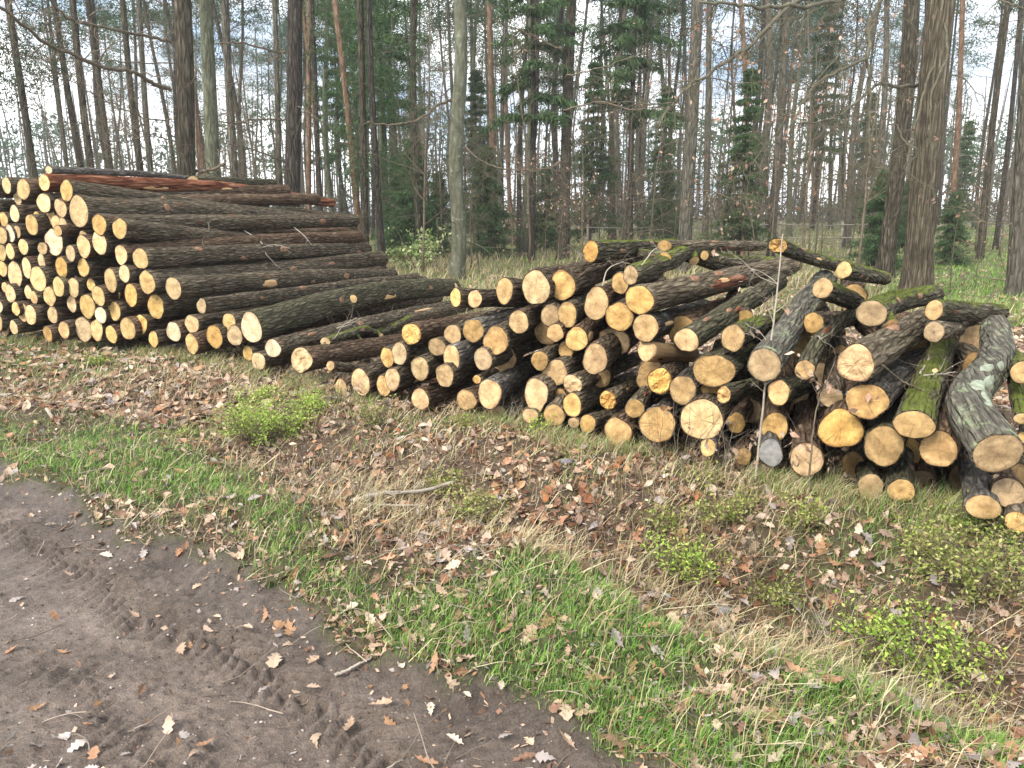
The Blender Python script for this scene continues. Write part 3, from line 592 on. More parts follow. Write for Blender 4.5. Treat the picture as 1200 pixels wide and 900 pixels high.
# ---------------------------------------------------------------- the loose right heap
R = [
 # zf, x,y,w,h, label, options
 (z3, 27,595,36,42, 'thin dark stick-like log at the left tip of the right heap', dict(tail=(452,434), L=1.4, dd=.2)),
 (z3, 160,667,82,118, 'oval notched log end low at the left tip of the right heap', dict(bark='dark')),
 (z3, 75,695,45,85, 'narrow slanting log end lowest at the left tip of the right heap', dict(dd=.1, bark='brown')),
 (z3, 262,683,62,92, 'left log of an overlapping pair in the lowest course near the left tip', dict(dd=.1)),
 (z3, 300,655,62,100, 'right log of the overlapping pair in the lowest course near the left tip', dict(face='orange')),
 (z3, 278,558,44,88, 'left log of the upper overlapping pair near the left tip', dict(dd=.1)),
 (z3, 330,542,62,96, 'right log of the upper overlapping pair near the left tip', dict(face='pale')),
 (z3, 383,455,85,92, 'log with frayed mossy rim and reddish bark, top of the left tip', dict(tail=(574,372), L=1.9, bark='brown', rough_end=.01)),
 (z3, 421,607,78,102, 'pale ringed log end standing alone in dark gap near the left tip', dict(face='pale')),
 (z3, 422,742,78,92, 'bottom log with orange half-peeled rim, left of a green weed', dict(face='orange', bark='brown', tail=(575,440), L=1.6)),
 (z3, 497,512,80,78, 'smooth brownish log end below the old ringed stump-like end', dict(face='tan', dd=.08)),
 (z3, 565,457,74,88, 'log end with a dark stain, left of the old ringed end', dict()),
 (z3, 578,295,48,80, 'narrow pale log end at the very top left of the right heap', dict(face='pale', bark='dark', tail=(650,352), L=1.6)),
 (z3, 662,302,62,78, 'small round golden log end, second from the left along the heap top', dict(face='orange', bark='dark', tail=(665,345), L=1.6)),
 (z3, 655,440,94,100, 'old dull brown log end with many rings near the heap top', dict(face='tan', bark='grey', dd=-.03)),
 (z3, 560,563,70,118, 'tall cracked log end split by an upright crack', dict(bark='grey', dd=-.05)),
 (z3, 530,636,80,100, 'log end overlapping the tall cracked end from below left', dict(dd=-.1)),
 (z3, 625,745,90,90, 'round log end lying on the ground left of the striped-bark log', dict(face='tan')),
 (z3, 698,566,80,98, 'pinkish smooth log end above the thick striped-bark log', dict(face='pink')),
 (z3, 755,483,108,118, 'large golden log end with a pointed lower corner', dict(face='orange', pear=.15)),
 (z3, 671,655,34,40, 'tiny round log end above the thick striped-bark log', dict(dd=.05, face='orange')),
 (z3, 728,718,104,130, 'thick log with pale striped rough bark and a wide oval end', dict(tail=(642,420), L=1.9, bark='grey', face='orange', dd=-.12)),
 (z3, 792,265,74,112, 'oval log end third from the left along the heap top', dict(bark='dark', face='gold', tail=(690,345), L=1.6)),
 (z3, 855,402,88,100, 'round log end with a star crack below the heap top', dict(bark='dark')),
 (z3, 930,252,124,148, 'largest pale log end along the heap top, left of its twin', dict(bark='dark', face='pale', tail=(700,318), L=1.7)),
 (z3, 1048,242,106,136, 'large golden log end along the heap top, right of its twin', dict(bark='dark', tail=(745,300), L=1.8)),
 (z3, 947,572,76,82, 'small round end of a thin log lying along the striped-bark log', dict(tail=(680,395), L=1.5, face='tan')),
 (z3, 905,815,70,66, 'small round log end half sunk in the weeds at the foot', dict(dd=-.02)),
 (z3, 932,718,104,140, 'pear-shaped pinkish log end with a dark tip pointing down', dict(face='pink', pear=.3, dd=-.05)),
 (z3, 1010,813,92,96, 'round log end on the ground right of the pear-shaped end', dict(face='tan')),
 (z3, 995,375,84,100, 'log end half hidden behind its right neighbour under the heap top', dict(dd=.12, face='tan')),
 (z3, 1069,370,84,112, 'log end with a dark flame-shaped heart under the heap top', dict()),
 (z3, 1015,450,74,78, 'small log end with bold orange target rings and reddish bark', dict(face='orange', bark='brown', dd=-.06)),
 (z3, 1063,525,64,82, 'plain yellow log end tucked below the bold target rings', dict(dd=.12)),
 (z3, 1110,478,98,106, 'pale log end with torn orange bark on its upper rim', dict(face='pale', scars=((.05, .6, .06, .5, 'wood'),))),
 (z3, 1015,625,110,112, 'large dull yellow log end in the middle of the heap', dict(face='tan')),
 (z3, 1092,675,82,84, 'log end with a ragged rim right of the large dull yellow one', dict(rough_end=.006, tail=(745,420), L=1.4)),
 (z3, 1035,737,60,84, 'reddish narrow log end tucked behind a brighter one', dict(dd=.12, face='orange')),
 (z3, 1090,767,82,102, 'bright yellow log end, lower middle, with dark straight bark', dict(tail=(740,445), L=1.5, dd=-.04)),
 (z3, 1097,845,48,48, 'tiny round log end with clear rings, lying on the ground', dict(face='tan')),
 (z3, 1157,850,68,82, 'small round log end on the ground right of the tiny ringed one', dict(tail=(740,480), L=1.2)),
 (z3, 765,800,80,60, 'flat pale log end half buried under the striped-bark log', dict(dd=.1, face='tan')),
 (z4, 196,130,66,96, 'mossy-topped log with slanting cut end, highest left on the heap', dict(tail=(792,288), L=1.8, bark='mossy', dd=.15, face='orange', moss_tufts=900, taper=.75)),
 (z4, 222,360,104,146, 'large smooth oval log end with reddish rim, upper middle', dict(bark='brown')),
 (z4, 325,268,72,98, 'oval log end tucked behind the log with a mossy crooked back', dict(dd=.15, face='tan')),
 (z4, 372,235,66,84, 'crooked mossy log with sawn stubs snaking along the heap top', dict(via=[(785, 306), (806, 296), (845, 308)], tail=(905, 311), L=2.5, bark='mossy', dd=-.05, face='gold', taper=1.15, moss_tufts=1500, stubs=((.50, .7, .045, .05), (.58, .1, .04, .05)))),
 (z4, 411,343,132,118, 'large log end with a curled crack and a long torn brown back', dict(tail=(925,312), L=2.4, bark='oak', dd=-.1, scars=((.45, .1, .12, .45, 'red'), (.42, .0, .05, .3, 'wood')), knots=2)),
 (z4, 323,417,118,132, 'large round log end below the one with the curled crack', dict(dd=-.02, face='gold')),
 (z4, 438,466,112,122, 'round log end with bluish lichen bark above the split half log', dict(tail=(826,362), L=1.8, bark='blue')),
 (z4, 216,603,112,130, 'bold yellow round log end standing out above a dark gap', dict(bark='dark', face='orange')),
 (z4, 440,566,70,88, 'split half log showing its long pale flat side', dict(tail=(812,415), L=1.0, bark='wood', face='pale', dd=.1, flat=1.0, amp=.01)),
 (z4, 617,520,108,100, 'straight dark green log sloping up right, its round end in the centre', dict(tail=(912,330), L=2.0, bark='green', dd=-.3, face='gold', taper=.95)),
 (z4, 822,510,106,116, 'round cracked log end left of the thick leaning rough log', dict(tail=(912,372), L=1.1, bark='mossy', dd=-.15, moss_tufts=300)),
 (z4, 960,628,140,150, 'thick pale rough-barked log leaning steeply up the heap', dict(tail=(967,330), via=[(935, 372)], L=2.0, bark='lichen', dd=-.42, face='gold', taper=.95, scars=((.75, .2, .04, .25, 'wood'),))),
 (z4, 1137,650,90,86, 'short thin log with orange end leaning right of the thick rough log', dict(tail=(998,368), via=[(962, 398)], L=1.2, bark='green', dd=-.35, face='orange')),
 (z4, 1022,750,100,110, 'log end with radiating cracks and green-grey bark below the rough log', dict(tail=(962,442), L=1.2, bark='green', dd=-.3, face='orange')),
 (z4, 272,783,72,84, 'broken log end with a bite taken out of its left side', dict(tail=(756,445), L=1.3, rough_end=.02, face='orange', dd=-.05)),
 (z4, 500,700,110,110, 'splintered log with a shattered end and upright splinters', dict(tail=(798,428), L=1.2, rough_end=.012, face='gold', bark='brown')),
 (z4, 390,820,82,84, 'dull round log end with ridged dark bark right of the broken end', dict(tail=(772,440), L=1.3, face='tan', dd=-.05)),
 (z4, 600,740,118,126, 'round log end with fine cracks below the splintered log', dict(dd=-.1, bark='blue')),
 (z4, 735,655,188,140, 'very large wide log end with a dark heart under mossy bark', dict(tail=(888,395), L=1.5, bark='green', dd=-.12, face='gold')),
 (z4, 722,735,140,60, 'pale lower lip of a log under the very large wide end', dict(dd=.04, face='tan')),
 (z4, 782,760,60,76, 'thin greenish log lying across, with a small ragged orange end', dict(tail=(903,446), L=1.0, bark='green', dd=-.42, rough_end=.01, face='orange', taper=1.1)),
 (z6, 615,398,125,120, 'broad cut log end leaning on the ground in front of weeds', dict(face='gold', bark='brown')),
 (z6, 790,365,160,150, 'large uneven log end with a dark knot hole, beside a curled brown leaf', dict(tail=(800,470), L=1.5, bark='blue', face='gold', dd=-.15, pear=.1)),
 (z6, 983,345,185,180, 'largest round yellow log end near the foot of the heap', dict(face='pale', bark='dark', dd=-.12)),
 (z6, 1135,358,80,88, 'small dull log end right of the largest round yellow one', dict(face='tan')),
 (z6, 1011,467,66,80, 'small bright log end on the ground below the largest round one', dict(tail=(870,512), L=1.2, bark='grey', face='pale', dd=-.12)),
 (z6, 1165,505,75,75, 'small tan log end in leaves, left of the grey weathered end', dict(face='tan')),
 (z7, 460,98,160,168, 'large log end with ragged bark rim, upper right of the heap', dict(tail=(1103,365), L=1.9, bark='oak', dd=-.55, face='orange', rough_end=.008, scars=((.8, .3, .05, .4, 'wood'),))),
 (z7, 354,247,104,92, 'small round log end behind a twig, under the ragged-rimmed one', dict(dd=-.2, face='gold')),
 (z7, 510,264,188,155, 'broad oval log end with a branching crack under the ragged-rimmed one', dict(tail=(1092,410), L=1.9, bark='blue', dd=-.4, face='orange')),
 (z7, 104,377,116,132, 'plain orange log end above the grey weathered end', dict(bark='brown', dd=-.1)),
 (z7, 87,490,106,120, 'grey weathered log end, the only grey one in the heap', dict(face='weather', bark='grey', dd=-.15)),
 (z7, 244,518,156,142, 'cracked round log end on the ground right of the grey one', dict(face='orange', bark='brown', dd=-.2)),
 (z7, 395,385,205,165, 'wide tilted oval log end with a bright lower edge', dict(bark='brown', dd=-.25, face='gold')),
 (z7, 583,457,178,172, 'big round tan log end in the lower right centre', dict(tail=(1068,440), L=1.7, bark='green', dd=-.25, face='gold')),
 (z7, 716,367,178,126, 'flattened oval log end with black heart marks and mossy back', dict(tail=(1104,402), L=1.6, bark='mossy', dd=-.45, face='tan', moss_tufts=700)),
 (z7, 823,474,168,158, 'round log end with shaggy red-brown bark rim, right of the big tan one', dict(tail=(1128,440), L=1.5, bark='brown', dd=-.3, face='orange')),
 (z7, 1082,492,228,168, 'crooked log with pale green lichen bark, bending up at far right', dict(via=[(1133, 470), (1166, 425)], tail=(1166, 384), L=1.7, bark='lichen', dd=-.5, face='gold', taper=.82, scars=((.26, .2, .05, .35, 'lichpatch'), (.34, -.1, .05, .4, 'lichpatch'), (.42, .3, .06, .3, 'lichpatch'), (.49, -.25, .04, .35, 'lichpatch'), (.55, .2, .03, .3, 'lichpatch'), (.17, .6, .03, .25, 'lichpatch'), (.20, 0, .02, .2, 'lichpatch'), (.38, .75, .03, .2, 'lichpatch')))),
 (z7, 525,640,110,120, 'low log with bark-rimmed dim end under the wide tilted oval one', dict(tail=(1006,528), L=1.4, bark='green', face='tan', dd=-.1)),
 (z7, 660,655,132,95, 'log end with fine rings in shadow under the big round tan one', dict(tail=(1058,500), L=1.5, bark='green', face='tan', dd=-.2)),
 (z7, 805,735,100,85, 'low orange log end half hidden by weeds under the shaggy-rimmed one', dict(tail=(1093,545), L=1.3, bark='brown', face='orange', dd=-.1)),
 (z7, 1020,728,160,105, 'stubbed log end half sunk in weeds under the lichen-barked log', dict(tail=(1132,520), L=1.4, bark='grey', face='gold', dd=-.35, stubs=((.25, 1.2, .035, .05),))),
 (z7, 1130,665,155,128, 'spotted log end cropped beside the right edge under the lichen-barked log', dict(tail=(1168,545), L=1.4, bark='brown', face='tan', dd=-.25)),
 (z7, 1168,793,110,90, 'lowest log end at the photo\'s right edge, partly grassed over', dict(tail=(1190,560), L=1.3, face='tan', dd=-.4)),
 (z7, 1195,340,150,50, 'flat pale log end cut by the right edge beside the lichen-barked log', dict(tail=(1180,400), L=1.5, bark='mossy', face='pale', dd=-.2, moss_tufts=400)),
 (z7, 1215,440,110,90, 'dark log at the right edge tucked behind the lichen-barked log', dict(tail=(1215,470), L=1.4, bark='oak', face='pale', dd=-.1)),
 # top of the heap
 (z5, 45,142,80,66, 'mossy log with a pale torn end crowning the heap', dict(tail=(1036,326), via=[(948, 302)], L=1.7, bark='mossy', dd=.2, face='orange', rough_end=.02, moss_tufts=900, taper=1.05)),
 (z5, 333,250,76,72, 'short log with a neat round end facing out at the crown of the heap', dict(tail=(1030,326), L=.9, bark='mossy', dd=-.05, face='gold', moss_tufts=200)),
 (z5, 240,330,90,90, 'bright mossy log wedged behind the thick leaning rough log', dict(tail=(1020,362), L=1.3, bark='mossy', dd=-.1, face='tan', moss_tufts=900)),
 (z5, 455,440,130,120, 'mossy log with a slanting cut stub lying over the heap\'s right top', dict(via=[(1045, 355)], tail=(1093, 345), L=1.3, bark='mossy', dd=-.1, face='tan', moss_tufts=900, stubs=((.1, 1.0, .05, .05),), taper=.85)),
 (z5, 730,425,80,90, 'far mossy-ended log lying level at the right back of the heap', dict(tail=(1172, 367), L=1.3, bark='mossy', dd=.2, face='tan', moss_tufts=500, taper=1.1)),
 (z5, 730,520,90,90, 'greyish log end deep in the gap beneath the far mossy-ended log', dict(tail=(1122,385), L=.8, bark='oak', dd=.0, face='tan')),
 (z4, 520,105,60,50, 'plain dark-barked log lying across the back of the heap', dict(tail=(890,288), L=2.0, bark='oak', dd=.65, face='tan', taper=1.15)),
 (z4, 520,160,60,56, 'smaller mossy log along the back of the heap top', dict(tail=(740,296), L=1.2, bark='mossy', dd=.4, face='tan')),
 (z5, 200,480,90,90, 'dark log lying in the hollow behind the short leaning log', dict(tail=(1010,372), L=1.3, bark='oak', dd=.15, face='tan')),
 (z5, 1120,700,110,100, 'brown mossy log beside the crooked lichen log at the right edge', dict(tail=(1190,420), L=1.0, bark='mossy', dd=-.1, face='tan')),
]
used_nb = []
FILL = [(985, 470, .5), (1062, 452, .6), (1085, 470, .5), (940, 400, .5), (962, 505, .35), (1122, 480, .5), (1142, 430, .7), (1130, 560, .35), (1080, 565, .35), (1000, 545, .3), (872, 382, .5), (930, 462, .4), (880, 482, .3), (860, 420, .35), (800, 388, .5), (762, 440, .4), (700, 442, .4), (720, 400, .4), (1190, 560, .35), (1062, 530, .4), (1040, 400, .6), (985, 420, .5), (1000, 350, .7), (1100, 520, .5), (640, 390, .4), (590, 420, .4), (540, 400, .4), (480, 430, .3), (1150, 500, .5), (905, 500, .3), (840, 520, .2), (1140, 400, .9), (1075, 410, .8), (960, 440, .45)]
for q, (x, y, dd) in enumerate(FILL):
    nb_ = min((r for r in R if r not in used_nb), key=lambda r: math.hypot(r[0](r[1], r[2])[0]-x, r[0](r[1], r[2])[1]-y)); used_nb.append(nb_); nx_, ny_ = nb_[0](nb_[1], nb_[2])
    side_ = ('left of' if x < nx_ else 'right of') if abs(x-nx_) > abs(y-ny_) else ('above' if y < ny_ else 'below'); ws = nb_[5].replace(',', '').split()[:8]
    while ws[-1] in ('a', 'an', 'the', 'of', 'on', 'in', 'with', 'and', 'its', 'by', 'right', 'left', 'behind', 'under', 'below', 'above', 'at', 'to', 'along', 'up', 'over', 'low', 'beside', 'out', 'heap\'s', 'from', 'tucked'): ws.pop()
    log(x, y, 26+q % 3*5, 28+q % 4*4, f'dark half-hidden log {side_} the '+' '.join(ws), L=1.1, bark=['oak', 'dark', 'brown'][q % 3], face='tan', dd=dd , group=G_R, az=12+q % 5*5, el=3)
for (zf, x, y, w_, h_, lab, kw) in R:
    kw = dict(kw); kw.setdefault('L', 1.7); kw.setdefault('bark', random.choice(['oak', 'dark', 'oak', 'brown']))
    px_, py_ = zf(x, y)
    if px_ > 850: kw.setdefault('el', 4)
    lg(zf, x, y, w_, h_, lab, group=G_R, **kw)
# ================================================================ TREES
def ground_z(x, y): return float(height(np.array([x]), np.array([y]), False)[0])
def unit(v): v = np.asarray(v, float); return v/(np.linalg.norm(v)+1e-12)
def wander(P0, D, L, n, jit, droop, rs):
    P = [np.array(P0, float)]; d = unit(D)
    for i in range(n):
        d = unit(d+rs.normal(0, jit, 3)+np.array([0, 0, droop])); P.append(P[-1]+d*L/n)
    return np.array(P)
def grow(mb, P0, D, L, r, lvl, rs, droop=.0, jit=.16, kids=5, col=None, tips=None, spread=.9):
    P = wander(P0, D, L, 7 if lvl > 0 else 4, jit, droop, rs)
    mb.tube(P, np.linspace(r, r*.35, len(P)), 5 if lvl > 1 else 3, col, cap=False)
    if tips is not None and lvl == 0: tips.append(P[-1]); tips.append(P[2])
    if lvl > 0:
        for k in range(kids):
            t = rs.uniform(.2, 1)*(len(P)-1); i = min(int(t), len(P)-2); q = P[i]+(P[i+1]-P[i])*(t-i)
            d = unit(P[i+1]-P[i]); side = unit(np.cross(d, rs.normal(0, 1, 3)))
            grow(mb, q, d*rs.uniform(.3, .9)+side*spread, L*rs.uniform(.3, .55), r*.45, lvl-1, rs, droop, jit*1.2, kids, col, tips, spread)
def trunk_mesh(base, top, r0, r1, mat, rs, bow=.1, seg=20, nl=40, flare=.35, rough=.05, name='trunk', kink=0):
    ctrl = [base, base+(top-base)*.3+rs.normal(0, bow, 3)*[1, 1, 0], base+(top-base)*.65+rs.normal(0, bow, 3)*[1, 1, 0], top]
    tt = np.linspace(0, 1, nl)**1.5; P0 = spline(ctrl, 200); P = np.stack([np.interp(tt*199, np.arange(200), P0[:, k]) for k in range(3)], 1)
    if kink: P = P+np.stack([kink*np.sin(tt*23), kink*.5*np.sin(tt*17+1), tt*0], 1)*sstep(0, .05, tt)[:, None]
    X, Y, D = frames(P); a = np.arange(seg)/seg*2*np.pi; H = np.linalg.norm(top-base); z = tt*H; ph = rs.uniform(0, 50)
    A, Z = np.meshgrid(a, z); r = (r0+(r1-r0)*(Z/H)**.8)
    fl = flare*np.exp(-Z/.45)*(1+.45*np.sin(A*5+ph))
    R = r*(1+fl+.05*np.sin(A*2+ph)*1+rough*(np.abs(noise(np.cos(A)*5+ph, np.sin(A)*5, Z*1.1, 3))*1.6-.5)+.05*noise(np.cos(A)+ph, np.sin(A), Z*.7, 4))
    V = P[:, None]+(X[:, None]*(np.cos(A)*R)[..., None]+Y[:, None]*(np.sin(A)*R)[..., None]); V = V.reshape(-1, 3)
    i, j = np.meshgrid(np.arange(nl-1), np.arange(seg), indexing='ij'); j2 = (j+1) % seg
    Q = np.stack([i*seg+j, i*seg+j2, (i+1)*seg+j2, (i+1)*seg+j], -1).reshape(-1, 4)
    mb = MB(); mb.add(V-base, Q); return mb.mesh(name, M[mat]), P, r0+(r1-r0)*(z/H)**.8
def needles(mb, C0, rad, n, size, col, rs, dirs=None, wid=.3, flat=1.0):
    """many small blades round the given points"""
    C0 = np.atleast_2d(C0); idx = rs.integers(0, len(C0), n); rad = np.broadcast_to(np.asarray(rad, float), (3,))
    g = rs.normal(0, .5, (n, 3))*rad; P = C0[idx]+g
    d = rs.normal(0, 1, (n, 3)); 
    if dirs is not None: d = d*.5+dirs[idx]
    d[:, 2] *= flat; d /= np.linalg.norm(d, axis=1)[:, None]; s = np.cross(d, rs.normal(0, 1, (n, 3))); s /= np.linalg.norm(s, axis=1)[:, None]+1e-9
    L = size*rs.uniform(.5, 1.4, n)[:, None]; V = np.stack([P-s*L*wid*.5, P+s*L*wid*.5, P+d*L], 1).reshape(-1, 3)
    cc = np.repeat(np.asarray(col)*rs.uniform(.55, 1.5, (n, 1))*(1+rs.normal(0, .08, (n, 3))), 3, 0)
    mb.add(V, None, np.arange(n*3).reshape(-1, 3), np.clip(cc, 0, 1))
BIG = {}
def big_tree(name, label, cat, p1, p0, Y, wpx, mat, H=17, r1f=.5, group=None, bow=.08, seg=20, nl=40, flare=.35, rough=.06, kink=0, deadn=10, deadL=1.2, seed=0):
    rs = np.random.default_rng(500+seed)
    if Y is None: B = on_ground(*p1); Y = B[1]; A = B
    else: A = on_Y(p1[0], p1[1], Y)
    T0 = on_Y(p0[0], p0[1], Y); d = unit(T0-A); z0 = 0
    base = A+d*((-.15-A[2])/d[2]); base[2] = ground_z(base[0], base[1])-.1
    r0 = wpx/2*((A-EYE)@FW)/FOC; top = base+d*H/d[2]
    root = thing(name, label, cat, base, group)
    me, P, R = trunk_mesh(base, top, r0, r0*r1f, mat, rs, bow, seg, nl, flare, rough, kink=kink); link('trunk', me, root)
    mb = MB()
    for k in range(deadn):
        t = rs.uniform(.08, .95); i = int(t*(len(P)-2)); a = rs.uniform(0, 6.28)
        grow(mb, P[i], [math.cos(a), math.sin(a), rs.uniform(-.2, .4)], deadL*rs.uniform(.4, 1.3), max(.008, r0*.09), 1, rs, -.03, .2, 5)
    BIG[label] = dict(root=root, base=base, P=P, R=R, mb=mb, Y=Y, mat=mat, tips=[]); return BIG[label]
def limb(T, pts, r0, r1, twigs=12, tl=.8, droop=-.06, seed=0, lvl=1, kids=5, jit=.2):
    """a bough given by image point + distance, with twigs"""
    rs = np.random.default_rng(seed+77); W = np.array([at(p[0], p[1], p[2]) for p in pts]); P = spline(W, 6*len(W)); P = P+rs.normal(0, .012, P.shape)
    mb = MB(); mb.tube(P, np.linspace(r0*.78, r1*.75, len(P)), 7, None)
    for k in range(twigs):
        i = rs.integers(1, len(P)-1); d = unit(P[i]-P[i-1]); side = unit(np.cross(d, rs.normal(0, 1, 3)))
        grow(mb, P[i], d*.5+side, tl*rs.uniform(.4, 1.2), max(.006, r1*.55), lvl, rs, droop, jit, kids, None, T['tips'])
    for v in mb.V: v -= T['base']
    link('bough', mb.mesh('bough', M['limb' if T is oak_ref else 'twig']), T['root'])
def finish(T, mat='limb'):
    if T['mb'].n:
        for v in T['mb'].V: v -= T['base']
        link('branches', T['mb'].mesh('branches', M[mat]), T['root'])['kind'] = 'stuff'
def twig_leaves(T, frac, size, seed, name='dry_leaves', cols=((.42, .22, .15), (.55, .36, .24), (.30, .14, .09))):
    rs = np.random.default_rng(seed); tips = np.array(T['tips']); tips = tips[rs.random(len(tips)) < frac]-T['base']
    if not len(tips): return
    mb = MB()
    for p in tips:
        for q in range(rs.integers(1, 3)):
            s = size*rs.uniform(.6, 1.3); d = unit(rs.normal(0, 1, 3)+[0, 0, -.8]); sv = unit(np.cross(d, rs.normal(0, 1, 3))); n_ = np.cross(d, sv); c = np.array(cols[rs.integers(len(cols))])*rs.uniform(.7, 1.3)
            pp = p+rs.normal(0, .02, 3); V = [pp, pp+d*s*.35+sv*s*.28+n_*s*.08, pp+d*s*.6+sv*s*.18, pp+d*s, pp+d*s*.6-sv*s*.2, pp+d*s*.35-sv*s*.26+n_*s*.06]
            mb.add(V, None, [(0, 1, 5), (1, 2, 4), (1, 4, 5), (2, 3, 4)], c)
    o = link(name, mb.mesh(name, M['leaf'], colours=True), T['root']); o['kind'] = 'stuff'

oak_ref = None
# ---- the oak standing right behind the heap, with its second stem
oak = big_tree('oak_tree', 'big furrowed oak right behind the right end of the log heap', 'tree', (1072, 347), (1103, 0), None, 30, 't_oak', H=13, r1f=.85, bow=.008, seg=72, nl=170, flare=.42, rough=.10, deadn=4, seed=1)
rs_ = np.random.default_rng(3); oak_ref = oak
b2 = on_ground(1035, 326); me, P2, R2 = trunk_mesh(b2, b2+unit(on_Y(1066, 0, b2[1])-b2)*13, .20, .16, 't_brown', rs_, .04, 32, 70, .3, .08)
o2 = thing('oak_tree', 'slimmer leaning brown trunk close behind the left of the big oak', 'tree', b2); link('trunk', me, o2)
t_ = 10.5
limb(oak, [(1100, -90, 13), (1020, -15, 12), (935, 2, 11.5), (885, 48, 11), (845, 77, 10.6), (800, 108, 10.2), (770, 150, 10)], .055, .016, 42, 1.0, -.05, 1, lvl=2, kids=4)
limb(oak, [(1060, -60, 13), (1033, 0, 12.5), (1017, 30, 12), (1015, 66, 11.5), (965, 92, 11), (945, 115, 10.6), (925, 150, 10.4)], .05, .014, 34, .8, -.06, 2, lvl=2, kids=4)
limb(oak, [(1086, 100, 15), (1050, 101, 14), (1030, 99, 13.5), (1000, 122, 13), (975, 139, 12.6), (930, 145, 12.2)], .05, .012, 24, .8, -.05, 3, lvl=2, kids=4)
limb(oak, [(1015, 66, 11.5), (1020, 110, 11.6), (1018, 160, 11.8), (1022, 200, 12)], .03, .02, 10, .6, -.08, 4)
limb(oak, [(1098, 60, 14.5), (1085, 100, 13.8), (1072, 150, 13.2), (1062, 205, 13), (1075, 215, 13)], .03, .012, 10, .5, -.1, 5)
limb(oak, [(1050, 145, 13.5), (1060, 165, 13), (1075, 178, 12.8), (1060, 200, 12.8), (1100, 225, 12.8)], .016, .008, 8, .4, -.1, 6)
limb(oak, [(1105, 20, 14), (1110, 60, 13.6), (1092, 110, 13.4), (1090, 160, 13.6), (1092, 230, 14)], .03, .016, 8, .5, -.1, 7)
limb(oak, [(1120, -40, 13), (1020, -12, 12), (960, 5, 11), (900, 8, 10.5), (860, 5, 10.2), (820, 2, 10)], .05, .02, 24, .9, -.04, 8, lvl=2, kids=4)
limb(oak, [(1130, -60, 14), (1160, -10, 13), (1185, 5, 12.4), (1215, 15, 12)], .035, .015, 14, .7, -.05, 9)
limb(oak, [(985, 60, 11.2), (930, 130, 11), (880, 190, 11), (840, 225, 11), (800, 235, 11.2)], .014, .006, 26, .7, -.06, 10, lvl=2, kids=3)
limb(oak, [(1070, 165, 13.8), (1000, 200, 13), (940, 215, 12.6), (890, 250, 12.4)], .016, .006, 22, .7, -.06, 11, lvl=2, kids=3)
limb(oak, [(1096, 240, 15), (1130, 245, 14.5), (1160, 262, 14.2), (1185, 258, 14)], .014, .006, 10, .5, -.04, 12)
finish(oak); twig_leaves(oak, .06, .07, 4, cols=((.30, .18, .13), (.38, .26, .19), (.24, .12, .08)))

